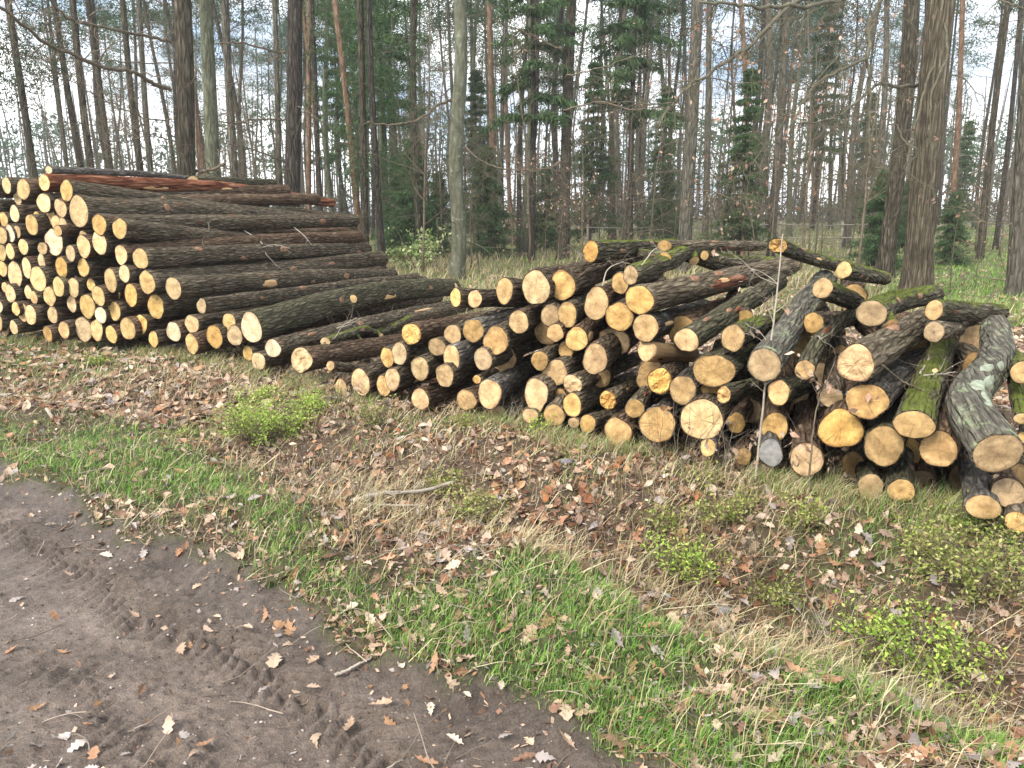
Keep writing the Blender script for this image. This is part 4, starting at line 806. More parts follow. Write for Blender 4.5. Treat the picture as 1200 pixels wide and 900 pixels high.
# ---- named trees, read left to right
S_ = [
 ('pine_tree', 'leftmost leaning pine trunk with needle tufts, behind the left stack', 'tree', (40, 210), (10, 0), 26, 9.5, 't_brown'),
 ('pine_tree', 'leaning slim trunk, second from the left behind the left stack', 'tree', (98, 205), (66, 0), 27, 8.5, 't_brown'),
 ('pine_tree', 'leaning slim trunk, third from the left behind the left stack', 'tree', (108, 205), (82, 0), 25, 9, 't_brown'),
 ('pine_tree', 'leaning slim trunk, fourth from the left behind the left stack', 'tree', (129, 203), (103, 0), 25, 8.5, 't_brown'),
 ('pine_tree', 'brown trunk left of the thick dark conifer behind the left stack', 'tree', (168, 210), (145, 0), 24, 8, 't_brown'),
 ('pine_tree', 'grey trunk nearest left of the thick dark conifer behind the left stack', 'tree', (180, 210), (166, 0), 28, 8, 't_grey'),
 ('conifer_tree', 'thickest dark trunk rising behind the left stack, with long dead boughs', 'tree', (213, 210), (204, 0), 15, 22, 't_brown'),
 ('conifer_tree', 'mossy green-grey trunk just right of the thickest dark trunk', 'tree', (252, 208), (243, 0), 18, 17, 't_green'),
 ('conifer_tree', 'medium grey trunk between the mossy trunk and the dark straight trunk', 'tree', (277, 208), (268, 0), 22, 10.5, 't_grey'),
 ('conifer_tree', 'dark straight trunk standing by the right end of the left stack', 'tree', (341, 225), (345, 0), 19, 21, 't_dark'),
 ('pine_tree', 'slender trunk close to the left of the dark straight trunk', 'tree', (326, 210), (322, 0), 24, 8, 't_grey'),
 ('pine_tree', 'slender pinkish trunk just right of the dark straight trunk', 'tree', (361, 225), (360, 0), 30, 7, 't_red'),
 ('pine_tree', 'thin dark trunk right of the slender pinkish one', 'tree', (374, 228), (366, 0), 28, 7, 't_dark'),
 ('pine_tree', 'reddish pine trunk just right of the left stack', 'tree', (422, 285), (400, 40), 24, 8.5, 't_red'),
 ('conifer_tree', 'grey-brown trunk beside the reddish pine right of the left stack', 'tree', (428, 288), (421, 0), 22, 9.5, 't_brown'),
 ('spruce_tree', 'drooping-boughed spruce trunk left of the pale smooth tree', 'tree', (448, 290), (438, 0), 22, 9, 't_dark'),
 ('pine_tree', 'brown trunk rising behind the small dark spruces, left of the pale smooth tree', 'tree', (490, 190), (486, 0), 26, 8.5, 't_brown'),
 ('beech_tree', 'pale grey-green smooth wavy trunk standing between the two heaps', 'tree', (535, 326), (540, 0), None, 17, 't_beech'),
 ('pine_tree', 'orange-red pine trunk right of the pale smooth tree', 'tree', (577, 200), (575, 0), 32, 8.5, 't_red'),
 ('conifer_tree', 'greenish straight trunk midway between pale smooth tree and brown trunk', 'tree', (613, 300), (622, 0), None, 11.5, 't_green'),
 ('oak_tree', 'dark brown knobbly trunk behind the left of the right heap', 'tree', (660, 305), (668, 0), None, 15, 't_brown'),
 ('conifer_tree', 'grey-brown trunk behind the heap, right of the dark brown knobbly one', 'tree', (717, 285), (728, 0), None, 9.5, 't_brown'),
 ('conifer_tree', 'broad grey trunk rising behind the middle of the right heap', 'tree', (802, 285), (816, 0), 21, 15.5, 't_grey'),
 ('pine_tree', 'slim grey trunk just right of the broad grey trunk', 'tree', (826, 285), (832, 0), 27, 8, 't_grey'),
 ('pine_tree', 'slim trunk left of the hanging oak boughs, behind the heap', 'tree', (868, 270), (861, 0), 28, 7, 't_red'),
 ('pine_tree', 'medium grey trunk seen through the hanging oak boughs', 'tree', (905, 275), (925, 0), 24, 10, 't_grey'),
 ('pine_tree', 'leaning thin trunk left of the big oak, seen through twigs', 'tree', (1022, 230), (1042, 0), 26, 8, 't_grey'),
 ('pine_tree', 'slim reddish trunk right of the big oak', 'tree', (1114, 240), (1125, 30), 28, 7, 't_red'),
 ('pine_tree', 'leaning trunk between the big oak and the right edge trunk', 'tree', (1152, 272), (1182, 20), 26, 9, 't_brown'),
 ('pine_tree', 'slim dark trunk just left of the right edge trunk', 'tree', (1168, 272), (1190, 60), 30, 6, 't_dark'),
 ('conifer_tree', 'dark grey leaning trunk standing at the photo\'s right edge', 'tree', (1189, 345), (1203, 110), None, 18, 't_grey'),
 ('pine_tree', 'tall far trunk half behind the right shoulder of the pale smooth tree', 'tree', (590, 290), (598, 0), 36, 5, 't_grey'),
]
for q, s in enumerate(S_):
    nm, lab, ct, p1, p0, Y, wp, mt = s; near = (wp > 12)
    T = big_tree(nm, lab, ct, p1, p0, Y, wp, mt, H=17, seg=28 if near else 12, nl=60 if near else 24, r1f=.55, bow=.10, kink=.05 if 'wavy' in lab else 0, deadn=22 if Y is None or Y > 20 else 10, deadL=1.6, flare=.3, seed=10+q)
def TR(k): return next(v for l, v in BIG.items() if k in l)
th = TR('thickest dark'); D_ = 15
limb(th, [(200, 105, D_), (178, 98, D_-.5), (160, 86, D_-1), (120, 78, D_-2), (83, 63, D_-3), (50, 48, D_-4), (0, 8, D_-5), (-20, -5, D_-5)], .055, .025, 18, .7, -.02, 21)
limb(th, [(200, 49, D_), (160, 40, D_-.8), (110, 30, D_-2), (78, 20, D_-3), (55, -5, D_-3.6)], .04, .02, 16, .8, -.02, 22)
limb(th, [(206, 75, D_), (140, 72, D_-1), (70, 71, D_-2), (25, 65, D_-3), (-5, 52, D_-3.5)], .016, .008, 10, .7, .0, 23)
limb(th, [(206, 138, D_), (215, 118, D_-.5), (227, 95, D_-.8), (231, 80, D_-1)], .03, .012, 8, .6, .03, 24)
limb(th, [(214, 196, D_), (232, 201, D_-.4), (250, 198, D_-.8), (264, 192, D_-1)], .04, .03, 8, .6, -.02, 25)
limb(th, [(200, 140, D_), (170, 138, D_-.6), (140, 125, D_-1.2), (100, 105, D_-2), (60, 80, D_-2.5)], .02, .008, 26, 1.0, -.03, 26, lvl=2, kids=4)
limb(th, [(204, 165, D_), (175, 160, D_-.6), (130, 165, D_-1.2), (75, 150, D_-2)], .018, .008, 24, .9, -.03, 27, lvl=2, kids=4)
dk = TR('dark straight')
limb(dk, [(338, 63, 19), (310, 57, 18.5), (280, 50, 18), (252, 52, 17.6)], .035, .02, 12, .8, -.02, 28)
limb(dk, [(336, 140, 19), (300, 140, 18.5), (275, 144, 18), (256, 143, 17.6)], .03, .018, 14, .8, -.02, 29)
limb(dk, [(334, 190, 19), (310, 180, 18.5), (285, 172, 18), (258, 167, 17.6)], .03, .015, 12, .8, -.02, 30)
bc = TR('pale grey-green')
limb(bc, [(533, 117, 19.5), (515, 122, 19), (490, 140, 18.6), (465, 146, 18.3), (430, 143, 18)], .05, .02, 14, .8, -.03, 31)
limb(bc, [(545, 172, 19.5), (570, 192, 19.2), (610, 200, 19), (650, 195, 18.6)], .035, .012, 18, .9, -.02, 32, lvl=2, kids=3)
kn = TR('knobbly')
limb(kn, [(660, 130, 19), (700, 120, 18.6), (740, 128, 18.2), (790, 125, 18)], .03, .012, 22, 1.0, -.03, 33, lvl=2, kids=4)
limb(kn, [(658, 190, 19), (630, 200, 18.6), (590, 205, 18)], .025, .01, 16, .9, -.03, 34, lvl=2, kids=4)
limb(kn, [(660, 60, 19), (620, 40, 18.6), (570, 20, 18)], .03, .012, 16, .9, -.03, 35, lvl=2, kids=4)
limb(kn, [(662, 90, 19), (700, 80, 18.6), (760, 60, 18)], .03, .012, 16, .9, -.03, 36, lvl=2, kids=4)
for l, T in BIG.items():
    if T is not oak: finish(T, 'twig' if T['mat'] in ('t_red', 't_grey') else 'limb')
twig_leaves(kn, .03, .07, 5, cols=((.30, .18, .13), (.38, .26, .19)))
# needle tufts on the leftmost pine
def tufts(T, pts, n, size, col, seed, name='foliage', rad=(.8, .8, .35)):
    rs = np.random.default_rng(seed); mb = MB(); cs = np.array([at(*p) for p in pts])-T['base']
    cs = np.concatenate([cs+rs.normal(0, .5, cs.shape)*[1, 1, .35] for _ in range(5)])
    needles(mb, cs, rad, n, size, col, rs, wid=.22)
    link(name, mb.mesh(name, M['needle'], colours=True), T['root'])['kind'] = 'stuff'
tufts(TR('leftmost leaning'), [(x, y, 25+dz) for x, y, dz in ((-10, 30, 0), (20, 62, 1), (38, 85, 0), (5, 90, -1), (45, 20, 1), (30, 40, 0), (12, 110, 1), (-15, 75, 0), (50, 60, 0))], 5200, .16, (.035, .055, .025), 6)
tufts(TR('reddish pine trunk just'), [(x, y, 26) for x, y in ((395, 20), (410, 50), (380, 60), (420, 90), (400, 110))], 5000, .15, (.05, .09, .03), 61)
tufts(TR('drooping-boughed'), [(x, y, 22) for x, y in ((432, 10), (450, 30), (428, 60), (455, 80), (435, 110), (456, 130), (432, 160), (452, 190), (440, 215), (425, 190), (462, 110))], 8000, .12, (.05, .095, .035), 62, rad=(.6, .6, .7))

# ---- prototype trees, copied with their parts
def proto_pine(seed, mat, H=21):
    rs = np.random.default_rng(seed); base = np.zeros(3); top = np.array([rs.normal(0, .4), rs.normal(0, .4), H])
    root = thing('pine_tree', '', 'tree', base); me, P, R = trunk_mesh(base, top, .16, .05, mat, rs, .22, 9, 16, .2, .04); link('trunk', me, root)
    mb = MB(); cen = []
    for k in range(26):
        z = rs.uniform(.12, .62); i = int(z*(len(P)-1)); a = rs.uniform(0, 6.28); q = base+(top-base)*z
        grow(mb, q, [math.cos(a), math.sin(a), rs.uniform(-.3, .3)], rs.uniform(.4, 1.6), .014, 1, rs, -.03, .2, 3)
    for k in range(34):
        z = rs.uniform(.55, 1.0); a = rs.uniform(0, 6.28); q = base+(top-base)*z; L = (1.15-z)*rs.uniform(3.0, 5.0)
        W = wander(q, [math.cos(a), math.sin(a), .25], L, 5, .12, .02, rs); mb.tube(W, np.linspace(.03, .008, 6), 3, cap=False); cen += [W[3], W[4], W[5]]
    link('branches', mb.mesh('branches', M['twig']), root)['kind'] = 'stuff'
    nb = MB(); needles(nb, np.array(cen), (.9, .9, .45), 3600, .26, (.06, .10, .05), rs, wid=.22); link('crown', nb.mesh('crown', M['needle'], colours=True), root)['kind'] = 'stuff'; return root
def proto_spruce(seed, H, R0, start, n, size=.16, col=(.06, .11, .042)):
    rs = np.random.default_rng(seed); base = np.zeros(3); top = np.array([rs.normal(0, .1), rs.normal(0, .1), H])
    root = thing('spruce_tree', '', 'tree', base); me, P, R = trunk_mesh(base, top, max(.035, H*.009), .01, 't_dark', rs, .04, 9, 14, .15, .03); link('trunk', me, root)
    mb = MB(); cen = []; dr = []; z = start
    while z < H-.1:
        rr = R0*(1-(z-start)/(H-start))**.8*rs.uniform(.75, 1.1)
        for k in range(5):
            a = rs.uniform(0, 6.28); W = wander(base+(top-base)*(z/H), [math.cos(a), math.sin(a), .05], rr*rs.uniform(.6, 1.15), 6, .07, -.07, rs); mb.tube(W, np.linspace(.018, .004, 7), 3, cap=False)
            for w_ in range(1, 7): cen.append(W[w_]); dr.append(unit(W[w_]-W[w_-1])+np.array([0, 0, -.5])); cen.append(W[w_]-[0, 0, .08]); dr.append(np.array([0, 0, -.8])+rs.normal(0, .3, 3))
        z += H*.035*rs.uniform(.8, 1.3)
    link('branches', mb.mesh('branches', M['twig']), root)['kind'] = 'stuff'
    nb = MB(); needles(nb, np.array(cen), (.22, .22, .08), n, size, col, rs, dirs=np.array(dr), wid=.3); link('crown', nb.mesh('crown', M['needle'], colours=True), root)['kind'] = 'stuff'; return root
def proto_bare(seed, H, r, mat='twig', kids=6, lab='sapling', leaves=0, lvl=3):
    rs = np.random.default_rng(seed); root = thing(lab, '', 'young tree', (0, 0, 0)); mb = MB(); tips = []
    P = wander((0, 0, 0), (rs.normal(0, .06), rs.normal(0, .06), 1), H, 12, .05, .02, rs); tb = MB(); tb.tube(P, np.linspace(r, r*.2, 13), 7); link('stem', tb.mesh('stem', M[mat]), root)
    for k in range(int(18)):
        i = rs.integers(2, 12); a = rs.uniform(0, 6.28); grow(mb, P[i], [math.cos(a), math.sin(a), rs.uniform(.1, .8)], H*.28*(1.15-i/13)*rs.uniform(.6, 1.2)+.2, r*.3, lvl-1, rs, -.01, .16, kids, None, tips)
    link('branches', mb.mesh('branches', M[mat]), root)['kind'] = 'stuff'
    if leaves:
        T = dict(root=root, tips=tips, base=np.zeros(3)); twig_leaves(T, leaves, .07, seed, cols=((.30, .19, .14), (.36, .26, .19), (.24, .13, .09)))
    return root
def dup(root, loc, rz, sc, label, group, lean=(0, 0), first=False):
    r = root if first else root.copy()
    if not first:
        C.objects.link(r)
        for ch in list(root.children):
            c = ch.copy(); C.objects.link(c); c.parent = r
    r.location = [float(v) for v in loc]; r.rotation_euler = (lean[0], lean[1], rz); r.scale = (sc, sc, sc); r['label'] = label
    if group: r['group'] = group
    return r
used = set()
def place(root, *a, **k): 
    f = root.name not in used; used.add(root.name); return dup(root, *a, first=f, **k)
pines = [proto_pine(201, 't_grey'), proto_pine(202, 't_brown'), proto_pine(203, 't_red'), proto_pine(204, 't_dark'), proto_pine(205, 't_green')]
cols_ = ['grey', 'brown', 'reddish', 'dark', 'greenish']
GAPS = [(-60, 60, 'left of the leftmost leaning pine'), (60, 200, 'left of the thickest dark trunk'), (200, 345, 'right of the thickest dark trunk'), (345, 450, 'just right of the dark straight trunk'), (450, 540, 'left of the pale smooth tree'), (540, 665, 'right of the pale smooth tree'), (665, 810, 'left of the broad grey trunk'), (810, 960, 'right of the broad grey trunk'), (960, 1090, 'left of the big oak'), (1090, 1290, 'right of the big oak')]
dens = [3, 8, 17, 16, 10, 17, 17, 18, 11, 10]
rp = np.random.default_rng(99)
for (a, b, txt), n in zip(GAPS, dens):
    for k in range(n):
        px = rp.uniform(a, b); Y = rp.uniform(32, 52) if k % 3 == 0 else rp.uniform(48, 88)
        ci = rp.choice([0, 1, 2, 3, 4], p=[.3, .3, .14, .16, .1]); x = (px-600)/FOC*Y*1.0; band = 'slim' if Y < 48 else 'thin far'
        place(pines[ci], (x, Y, ground_z(x, Y)-.05), rp.uniform(0, 6.28), rp.uniform(.75, 1.15), f'{band} {cols_[ci]} pine {txt}', f'{band} {cols_[ci]} pines {txt}', lean=(rp.normal(0, .02), rp.normal(0, .025)))
# spruces
sp_small = proto_spruce(301, 4.6, 1.5, .3, 26000, .11); sp_mid = proto_spruce(302, 9.5, 1.9, 1.2, 30000, .14); sp_tall = proto_spruce(303, 17, 2.1, 5.0, 24000, .18)
SP = [ # proto, px, Y, scale, label
 (sp_small, 492, 27, .9, 'bushy dark young spruce behind the yellow-green shrub'), (sp_small, 468, 28, .8, 'dark young spruce left of the one behind the yellow-green shrub'), (sp_small, 572, 29, .9, 'dark young spruce just right of the pale smooth tree'),
 (sp_small, 515, 30, .7, 'lower dark spruce tucked against the pale smooth tree'), (sp_mid, 862, 23.5, .62, 'dense dark green spruce behind the middle of the right heap'), (sp_small, 1025, 22, .62, 'low dark spruce left of the big oak\'s foot'), (sp_small, 1050, 30, .6, 'small spruce glimpsed behind the big oak'),
 (sp_tall, 622, 27, .95, 'tall dark spruce round the greenish straight trunk'), (sp_tall, 735, 28, 1.0, 'tall spruce behind the grey-brown trunk, middle of the photo'), (sp_tall, 455, 30, 1.0, 'tall drooping spruce left of the pale smooth tree'), (sp_mid, 690, 32, .8, 'middling spruce behind the dark brown knobbly trunk'),
 (sp_tall, 405, 48, 1.0, 'tall far spruce beyond the right end of the left stack'), (sp_tall, 945, 50, .9, 'tall far spruce seen through the oak boughs'), (sp_mid, 560, 44, 1.0, 'far spruce seen low between pale tree and greenish trunk'), (sp_mid, 770, 38, .8, 'far spruce just left of the broad grey trunk'),
 (sp_small, 1108, 24, .5, 'little spruce at the right foot of the big oak'), (sp_mid, 1000, 50, .9, 'far spruce left of the big oak\'s slimmer trunk'), (sp_mid, 1112, 48, .7, 'far spruce right of the big oak'), (sp_small, 640, 34, .8, 'young spruce between the greenish and the brown knobbly trunks'), (sp_small, 780, 31, .7, 'young spruce low behind the heap, left of the broad grey trunk'),
]
for p_, px, Y, sc, lab in SP:
    x = (px-600)/FOC*Y; place(p_, (x, Y, ground_z(x, Y)), rp.uniform(0, 6.28), sc, lab, None)
# bare young trees
ba = [proto_bare(401, 7.5, .035, 'twig'), proto_bare(402, 5.0, .025, 'limb', 7), proto_bare(403, 2.6, .014, 'twig', 4, leaves=.08)]
rb = np.random.default_rng(12)
AREA = [(60, 200, 'left of the thickest dark trunk'), (200, 345, 'right of the thickest dark trunk'), (345, 530, 'left of the pale smooth tree'), (545, 655, 'right of the pale smooth tree'), (670, 800, 'left of the broad grey trunk'), (810, 1040, 'behind the heap under the oak boughs'), (1100, 1190, 'right of the big oak')]
for (a, b, txt), n in zip(AREA, (6, 6, 5, 8, 10, 26, 7)):
    for k in range(n):
        px = rb.uniform(a, b); Y = rb.uniform(19, 36); i = rb.integers(0, 2); x = (px-600)/FOC*Y
        place(ba[i], (x, Y, ground_z(x, Y)), rb.uniform(0, 6.28), rb.uniform(.6, 1.15), ('tall' if i == 0 else 'shorter')+f' bare twiggy young tree {txt}', ('tall' if i == 0 else 'shorter')+f' bare young trees {txt}')
for px, Y, lab in ((655, 17.5, 'brown-leaved sapling in front of the dark brown knobbly trunk'), (690, 20, 'brown-leaved sapling just right of the dark brown knobbly trunk'), (600, 19.5, 'brown-leaved sapling left of the greenish straight trunk'), (640, 21, 'brown-leaved sapling between greenish and knobbly trunks'), (735, 21, 'brown-leaved sapling behind the top of the right heap'), (830, 20, 'brown-leaved sapling in front of the dense dark spruce'), (1112, 16, 'brown-leaved sapling at the right foot of the big oak'), (880, 19, 'brown-leaved sapling right of the dense dark spruce'), (1140, 19, 'brown-leaved sapling by the right-hand fence')):
    x = (px-600)/FOC*Y; place(ba[2], (x, Y, ground_z(x, Y)), rb.uniform(0, 6.28), rb.uniform(.7, 1.05), lab, None)
# far wood: everything beyond reads as one mass
def number_copies():
    # look-alikes standing side by side are told apart by their order from the left
    G = {}
    for o in S.objects:
        if o.type == 'EMPTY' and o.get('group') and (o.name.startswith('pine_tree') or o.name.startswith('sapling')): G.setdefault(o['label'], []).append(o)
    W_ = ['first', 'second', 'third', 'fourth', 'fifth', 'sixth', 'seventh', 'eighth', 'ninth', 'tenth', 'eleventh', 'twelfth', 'thirteenth', 'fourteenth', 'fifteenth', 'sixteenth', 'seventeenth', 'eighteenth']
    for lab, L_ in G.items():
        if len(L_) < 2: continue
        L_.sort(key=lambda o: o.location.x/o.location.y)
        for q, o in enumerate(L_): o['label'] = f'{lab}, {W_[q]} from left'
number_copies()
def far_wood():
    rs = np.random.default_rng(8); mb = MB(); n = 420
    for k in range(n):
        Y = rs.uniform(88, 150); x = rs.uniform(-.95, .95)*Y; H = rs.uniform(14, 22); r = rs.uniform(.10, .2)
        mb.tube([(x, Y, -1), (x+rs.normal(0, .3), Y, H*.5), (x+rs.normal(0, .6), Y, H)], [r, r*.8, r*.3], 4, np.array((.13, .11, .09))*rs.uniform(.5, 1.2), cap=False)
    cen = []; 
    for k in range(520):
        Y = rs.uniform(90, 150); u = rs.uniform(-.95, .95); lowleft = u < -.33 or u > .5
        z = rs.uniform(6, 15) if not lowleft else rs.uniform(5, 13.5); cen.append((u*Y, Y, z*(Y/110)))
    needles(mb, np.array(cen), (3.2, 3, 2.0), 34000, .8, (.06, .10, .055), rs, wid=.35)
    low = np.stack([rs.uniform(-100, 100, 900), rs.uniform(80, 120, 900), rs.uniform(0, 3.2, 900)], 1)
    needles(mb, low, (2.5, 2, 1.5), 26000, .8, (.075, .075, .05), rs, wid=.3)
    return tag(link('far_wood', mb.mesh('far_wood', M['needle'], colours=True)), 'far-off wood of pines closing the view beyond the trunks', 'wood', kind='stuff')
far_wood()
# ---- rail fence far behind
def fence_run(x0, Y0, x1, Y1, n, label):
    root = thing('rail_fence', label, 'fence', (x0, Y0, ground_z(x0, Y0)))
    rs = np.random.default_rng(int(Y0)); pts = [np.array([x0+(x1-x0)*k/n, Y0+(Y1-Y0)*k/n, 0]) for k in range(n+1)]; o = np.array(root.location)
    for p in pts:
        z = ground_z(p[0], p[1]); mb = MB(); mb.tube(np.array([[p[0], p[1], z-.2], [p[0]+.01, p[1], z+.5], [p[0], p[1], z+1.12]])-o, [.055, .052, .05], 8); link('post', mb.mesh('post', M['fence']), root)
    for a, b in zip(pts[:-1], pts[1:]):
        for hz in (.45, .98):
            za, zb = ground_z(a[0], a[1])+hz+rs.normal(0, .02), ground_z(b[0], b[1])+hz+rs.normal(0, .02); mb = MB()
            mb.tube(np.array([[a[0], a[1]-.05, za], [(a[0]+b[0])/2, (a[1]+b[1])/2-.06, (za+zb)/2-.02], [b[0], b[1]-.05, zb]])-o, [.028, .024, .028], 6); link('rail', mb.mesh('rail', M['fence']), root)
fence_run(3.0, 31, 16, 32, 5, 'grey wooden rail fence running behind the right heap')
fence_run(17.5, 32, 29, 34, 4, 'grey wooden rail fence beyond the green clearing at right')
# ---- yellow-green broadleaf shrub by the pale trunk
def shrub(name, label, px, py, wd, ht, n, size, cols, seed, Yoff=0, stems=14, wide=.55, group=None, mat='green_leaf', low=.25):
    rs = np.random.default_rng(seed); B = on_ground(px, py); B[1] += Yoff; B[2] = ground_z(B[0], B[1]); root = thing(name, label, 'shrub', B, group)
    mb = MB(); tips = []
    for k in range(stems):
        a = rs.uniform(0, 6.28); q = rs.uniform(0, .5)*wd
        grow(mb, (q*math.cos(a)*.6, q*math.sin(a)*.6, -.02), [math.cos(a)*wd/ht*.6, math.sin(a)*wd/ht*.6, 1], ht*rs.uniform(.5, .95), ht*.009+.0012, 1, rs, .02, .12, 5, None, tips)
    link('stems', mb.mesh('stems', M['twig']), root)['kind'] = 'stuff'
    tips = np.array(tips); lm = MB(); idx = rs.integers(0, len(tips), n); P = tips[idx]+rs.normal(0, .5, (n, 3))*[wd*.16, wd*.16, ht*.12]; P[:, 2] = np.maximum(P[:, 2], ht*.05); kp = noise(P[:, 0]*5/wd+seed, P[:, 1]*5/wd, P[:, 2]*5/ht, seed) > -.12; P = P[kp]; n = len(P)
    d = rs.normal(0, 1, (n, 3)); d[:, 2] = np.abs(d[:, 2])*.7+.1; d /= np.linalg.norm(d, axis=1)[:, None]; s = np.cross(d, rs.normal(0, 1, (n, 3))); s /= np.linalg.norm(s, axis=1)[:, None]; nn = np.cross(d, s)
    L = size*rs.uniform(.6, 1.3, (n, 1)); V = np.stack([P, P+d*L*.45+s*L*wide*.5+nn*L*.08, P+d*L, P+d*L*.45-s*L*wide*.5+nn*L*.08], 1).reshape(-1, 3)
    cc = np.array(cols)[rs.integers(0, len(cols), n)]*rs.uniform(.7, 1.3, (n, 1)); lm.add(V, np.arange(4*n).reshape(-1, 4), None, np.repeat(cc, 4, 0))
    o = link('leaves', lm.mesh('leaves', M[mat], colours=True), root); o['kind'] = 'stuff'; return root
shrub('laurel_shrub', 'leafy yellow-green shrub left of the pale smooth tree', 491, 316, 1.1, 1.15, 1100, .13, ((.44, .52, .20), (.24, .36, .11), (.60, .64, .34)), 71, stems=16)
# ================================================================ GROUND COVER
def scatter(n, box, rs, tpow=2.0, tmax=9.0):
    """ground positions with even cover over a region of the place seen from the track"""
    px = rs.uniform(box[0], box[2], n*3); py = rs.uniform(box[1], box[3], n*3)
    d = FW[None]+RT[None]*((px-600)/FOC)[:, None]+UP[None]*((450-py)/FOC)[:, None]
    ok = d[:, 2] < -.02; px, py, d = px[ok], py[ok], d[ok]; t = -EYE[2]/d[:, 2]
    keep = (rs.random(len(t)) < np.minimum((t/tmax)**tpow, 1)) & (t < 60); px, py, t, d = px[keep], py[keep], t[keep], d[keep]
    P = EYE+d*t[:, None]; P[:, 2] = height(P[:, 0], P[:, 1]); return P[:n], px[:n], py[:n], t[:n]
def normal_at(P):
    e = .04; hx = (height(P[:, 0]+e, P[:, 1], False)-height(P[:, 0]-e, P[:, 1], False))/(2*e); hy = (height(P[:, 0], P[:, 1]+e, False)-height(P[:, 0], P[:, 1]-e, False))/(2*e)
    n = np.stack([-hx, -hy, np.ones_like(hx)], 1); return n/np.linalg.norm(n, axis=1)[:, None]
def leaf_template(lod):
    """oak leaf with lobes: midrib along +x, unit length"""
    xs = np.array([0, .14, .24, .36, .46, .58, .68, .80, .90, 1.0]); wd = np.array([.015, .05, .16, .09, .25, .15, .29, .17, .15, .0])
    if lod: xs = np.array([0, .22, .42, .64, .84, 1.0]); wd = np.array([.02, .16, .24, .27, .17, 0])
    n = len(xs); mid = np.stack([xs, np.zeros(n), np.zeros(n)], 1); Lf = np.stack([xs-.03, wd, np.zeros(n)], 1); Rt = np.stack([xs-.0, -wd*.95, np.zeros(n)], 1)
    V = np.vstack([mid, Lf, Rt]); Q = []
    for i in range(n-1): Q += [(i, i+1, n+i+1, n+i), (i+1, i, 2*n+i, 2*n+i+1)]
    return V, np.array(Q)
LCOL = np.array([(.42, .29, .20), (.47, .35, .25), (.52, .42, .32), (.33, .185, .11), (.38, .22, .12), (.40, .29, .22), (.20, .12, .08), (.36, .31, .29), (.52, .36, .27), (.26, .15, .10)])
def add_leaves(mb, P, N, size, cols, rs, lod=0, curl=.25, tilt=.35):
    V, Q = leaf_template(lod); n = len(P)
    cu = rs.normal(.15, curl, n); cx = rs.normal(.1, curl, n); fold = rs.uniform(-.1, .6, n)
    X = V[:, 0][None]-.5; Yv = V[:, 1][None]*rs.uniform(.75, 1.2, n)[:, None]
    Z = cu[:, None]*X**2*1.6+fold[:, None]*np.abs(Yv)+cx[:, None]*Yv*X*2+rs.normal(0, .012, (n, V.shape[0]))
    Z = Z-Z.min(axis=1)[:, None]*.6
    nn = N+rs.normal(0, tilt, (n, 3)); nn[:, 2] = np.abs(nn[:, 2])+.1; nn /= np.linalg.norm(nn, axis=1)[:, None]
    a = rs.normal(0, 1, (n, 3)); tx = np.cross(nn, a); tx /= np.linalg.norm(tx, axis=1)[:, None]; ty = np.cross(nn, tx)
    W = P[:, None]+(tx[:, None]*X[..., None]+ty[:, None]*Yv[..., None]+nn[:, None]*Z[..., None])*size[:, None, None]
    k = V.shape[0]; QQ = (Q[None]+np.arange(n)[:, None, None]*k).reshape(-1, 4)
    mb.add(W.reshape(-1, 3), QQ, None, np.repeat(cols, k, 0))
def add_blades(mb, P, L, wid, cols, rs, lean=.35, bend=.6):
    n = len(P); a = rs.uniform(0, 2*np.pi, n); d = np.stack([np.cos(a), np.sin(a), np.zeros(n)], 1); le = np.abs(rs.normal(0, lean, n))[:, None]; s = np.stack([-np.sin(a+.9), np.cos(a+.9), np.zeros(n)], 1)*wid[:, None]*.5
    up = np.array([0, 0, 1.0])[None]; be = rs.uniform(.1, 1, n)[:, None]*bend
    p1 = P+(up*1+d*le)*(L*.5)[:, None]; dir2 = up*(1-be)+d*(le+be*1.1); dir2 /= np.linalg.norm(dir2, axis=1)[:, None]; p2 = p1+dir2*(L*.5)[:, None]
    V = np.stack([P-s, P+s, p1+s*.8, p1-s*.8, p2], 1).reshape(-1, 3); b = np.arange(n)[:, None]*5
    mb.add(V, b+np.array([0, 1, 2, 3]), b+np.array([3, 2, 4]), np.repeat(cols, 5, 0))
rs = np.random.default_rng(44)
straw_a = lambda px, py: np.clip(blobs(px, py, STRAW), 0, 1.5)
# fallen leaves: the 300 nearest singly, the rest as litter
P, px, py, t = scatter(30000, (-200, 385, 1400, 1100), rs, 2.0, 6.5)
tr, g, s, _, _ = zones(P[:, 0], P[:, 1]); br = np.clip(blobs(px, py, BROWN), 0, 1.3)
cl0 = .5+.7*noise(P[:, 0]*2.4, P[:, 1]*2.4, 0, 61); pr = (1-tr)*np.clip((.62+.55*br-.5*np.clip(g, 0, 1))*(.45+cl0), .05, 1)+tr*.008*(1+5*np.exp(-(s/.25)**2))
pr = pr*np.where(t < 3.6, .8, 1)*(1-.5*sstep(520, 420, px)*sstep(480, 455, py))
patch = np.exp(-((px-55)/95)**2-((py-865)/38)**2); pr = np.maximum(pr, patch*.35*tr)
pr = pr*np.where((t < 2.9) & (tr > .5), .5, 1)
k = rs.random(len(P)) < pr; P, px, py, t, tr, g, br, patch = [q[k] for q in (P, px, py, t, tr, g, br, patch)]
c = LCOL[rs.integers(0, len(LCOL), len(P))]*rs.uniform(.5, 1.2, (len(P), 1)); brm = (rs.random(len(P)) < br*.45)[:, None]; c = np.where(brm, c*np.array([.78, .58, .48]), c)
c = np.where((patch > .3)[:, None] & (tr > .5)[:, None], np.array([.50, .44, .40])*rs.uniform(.6, 1.2, (len(P), 1)), c)
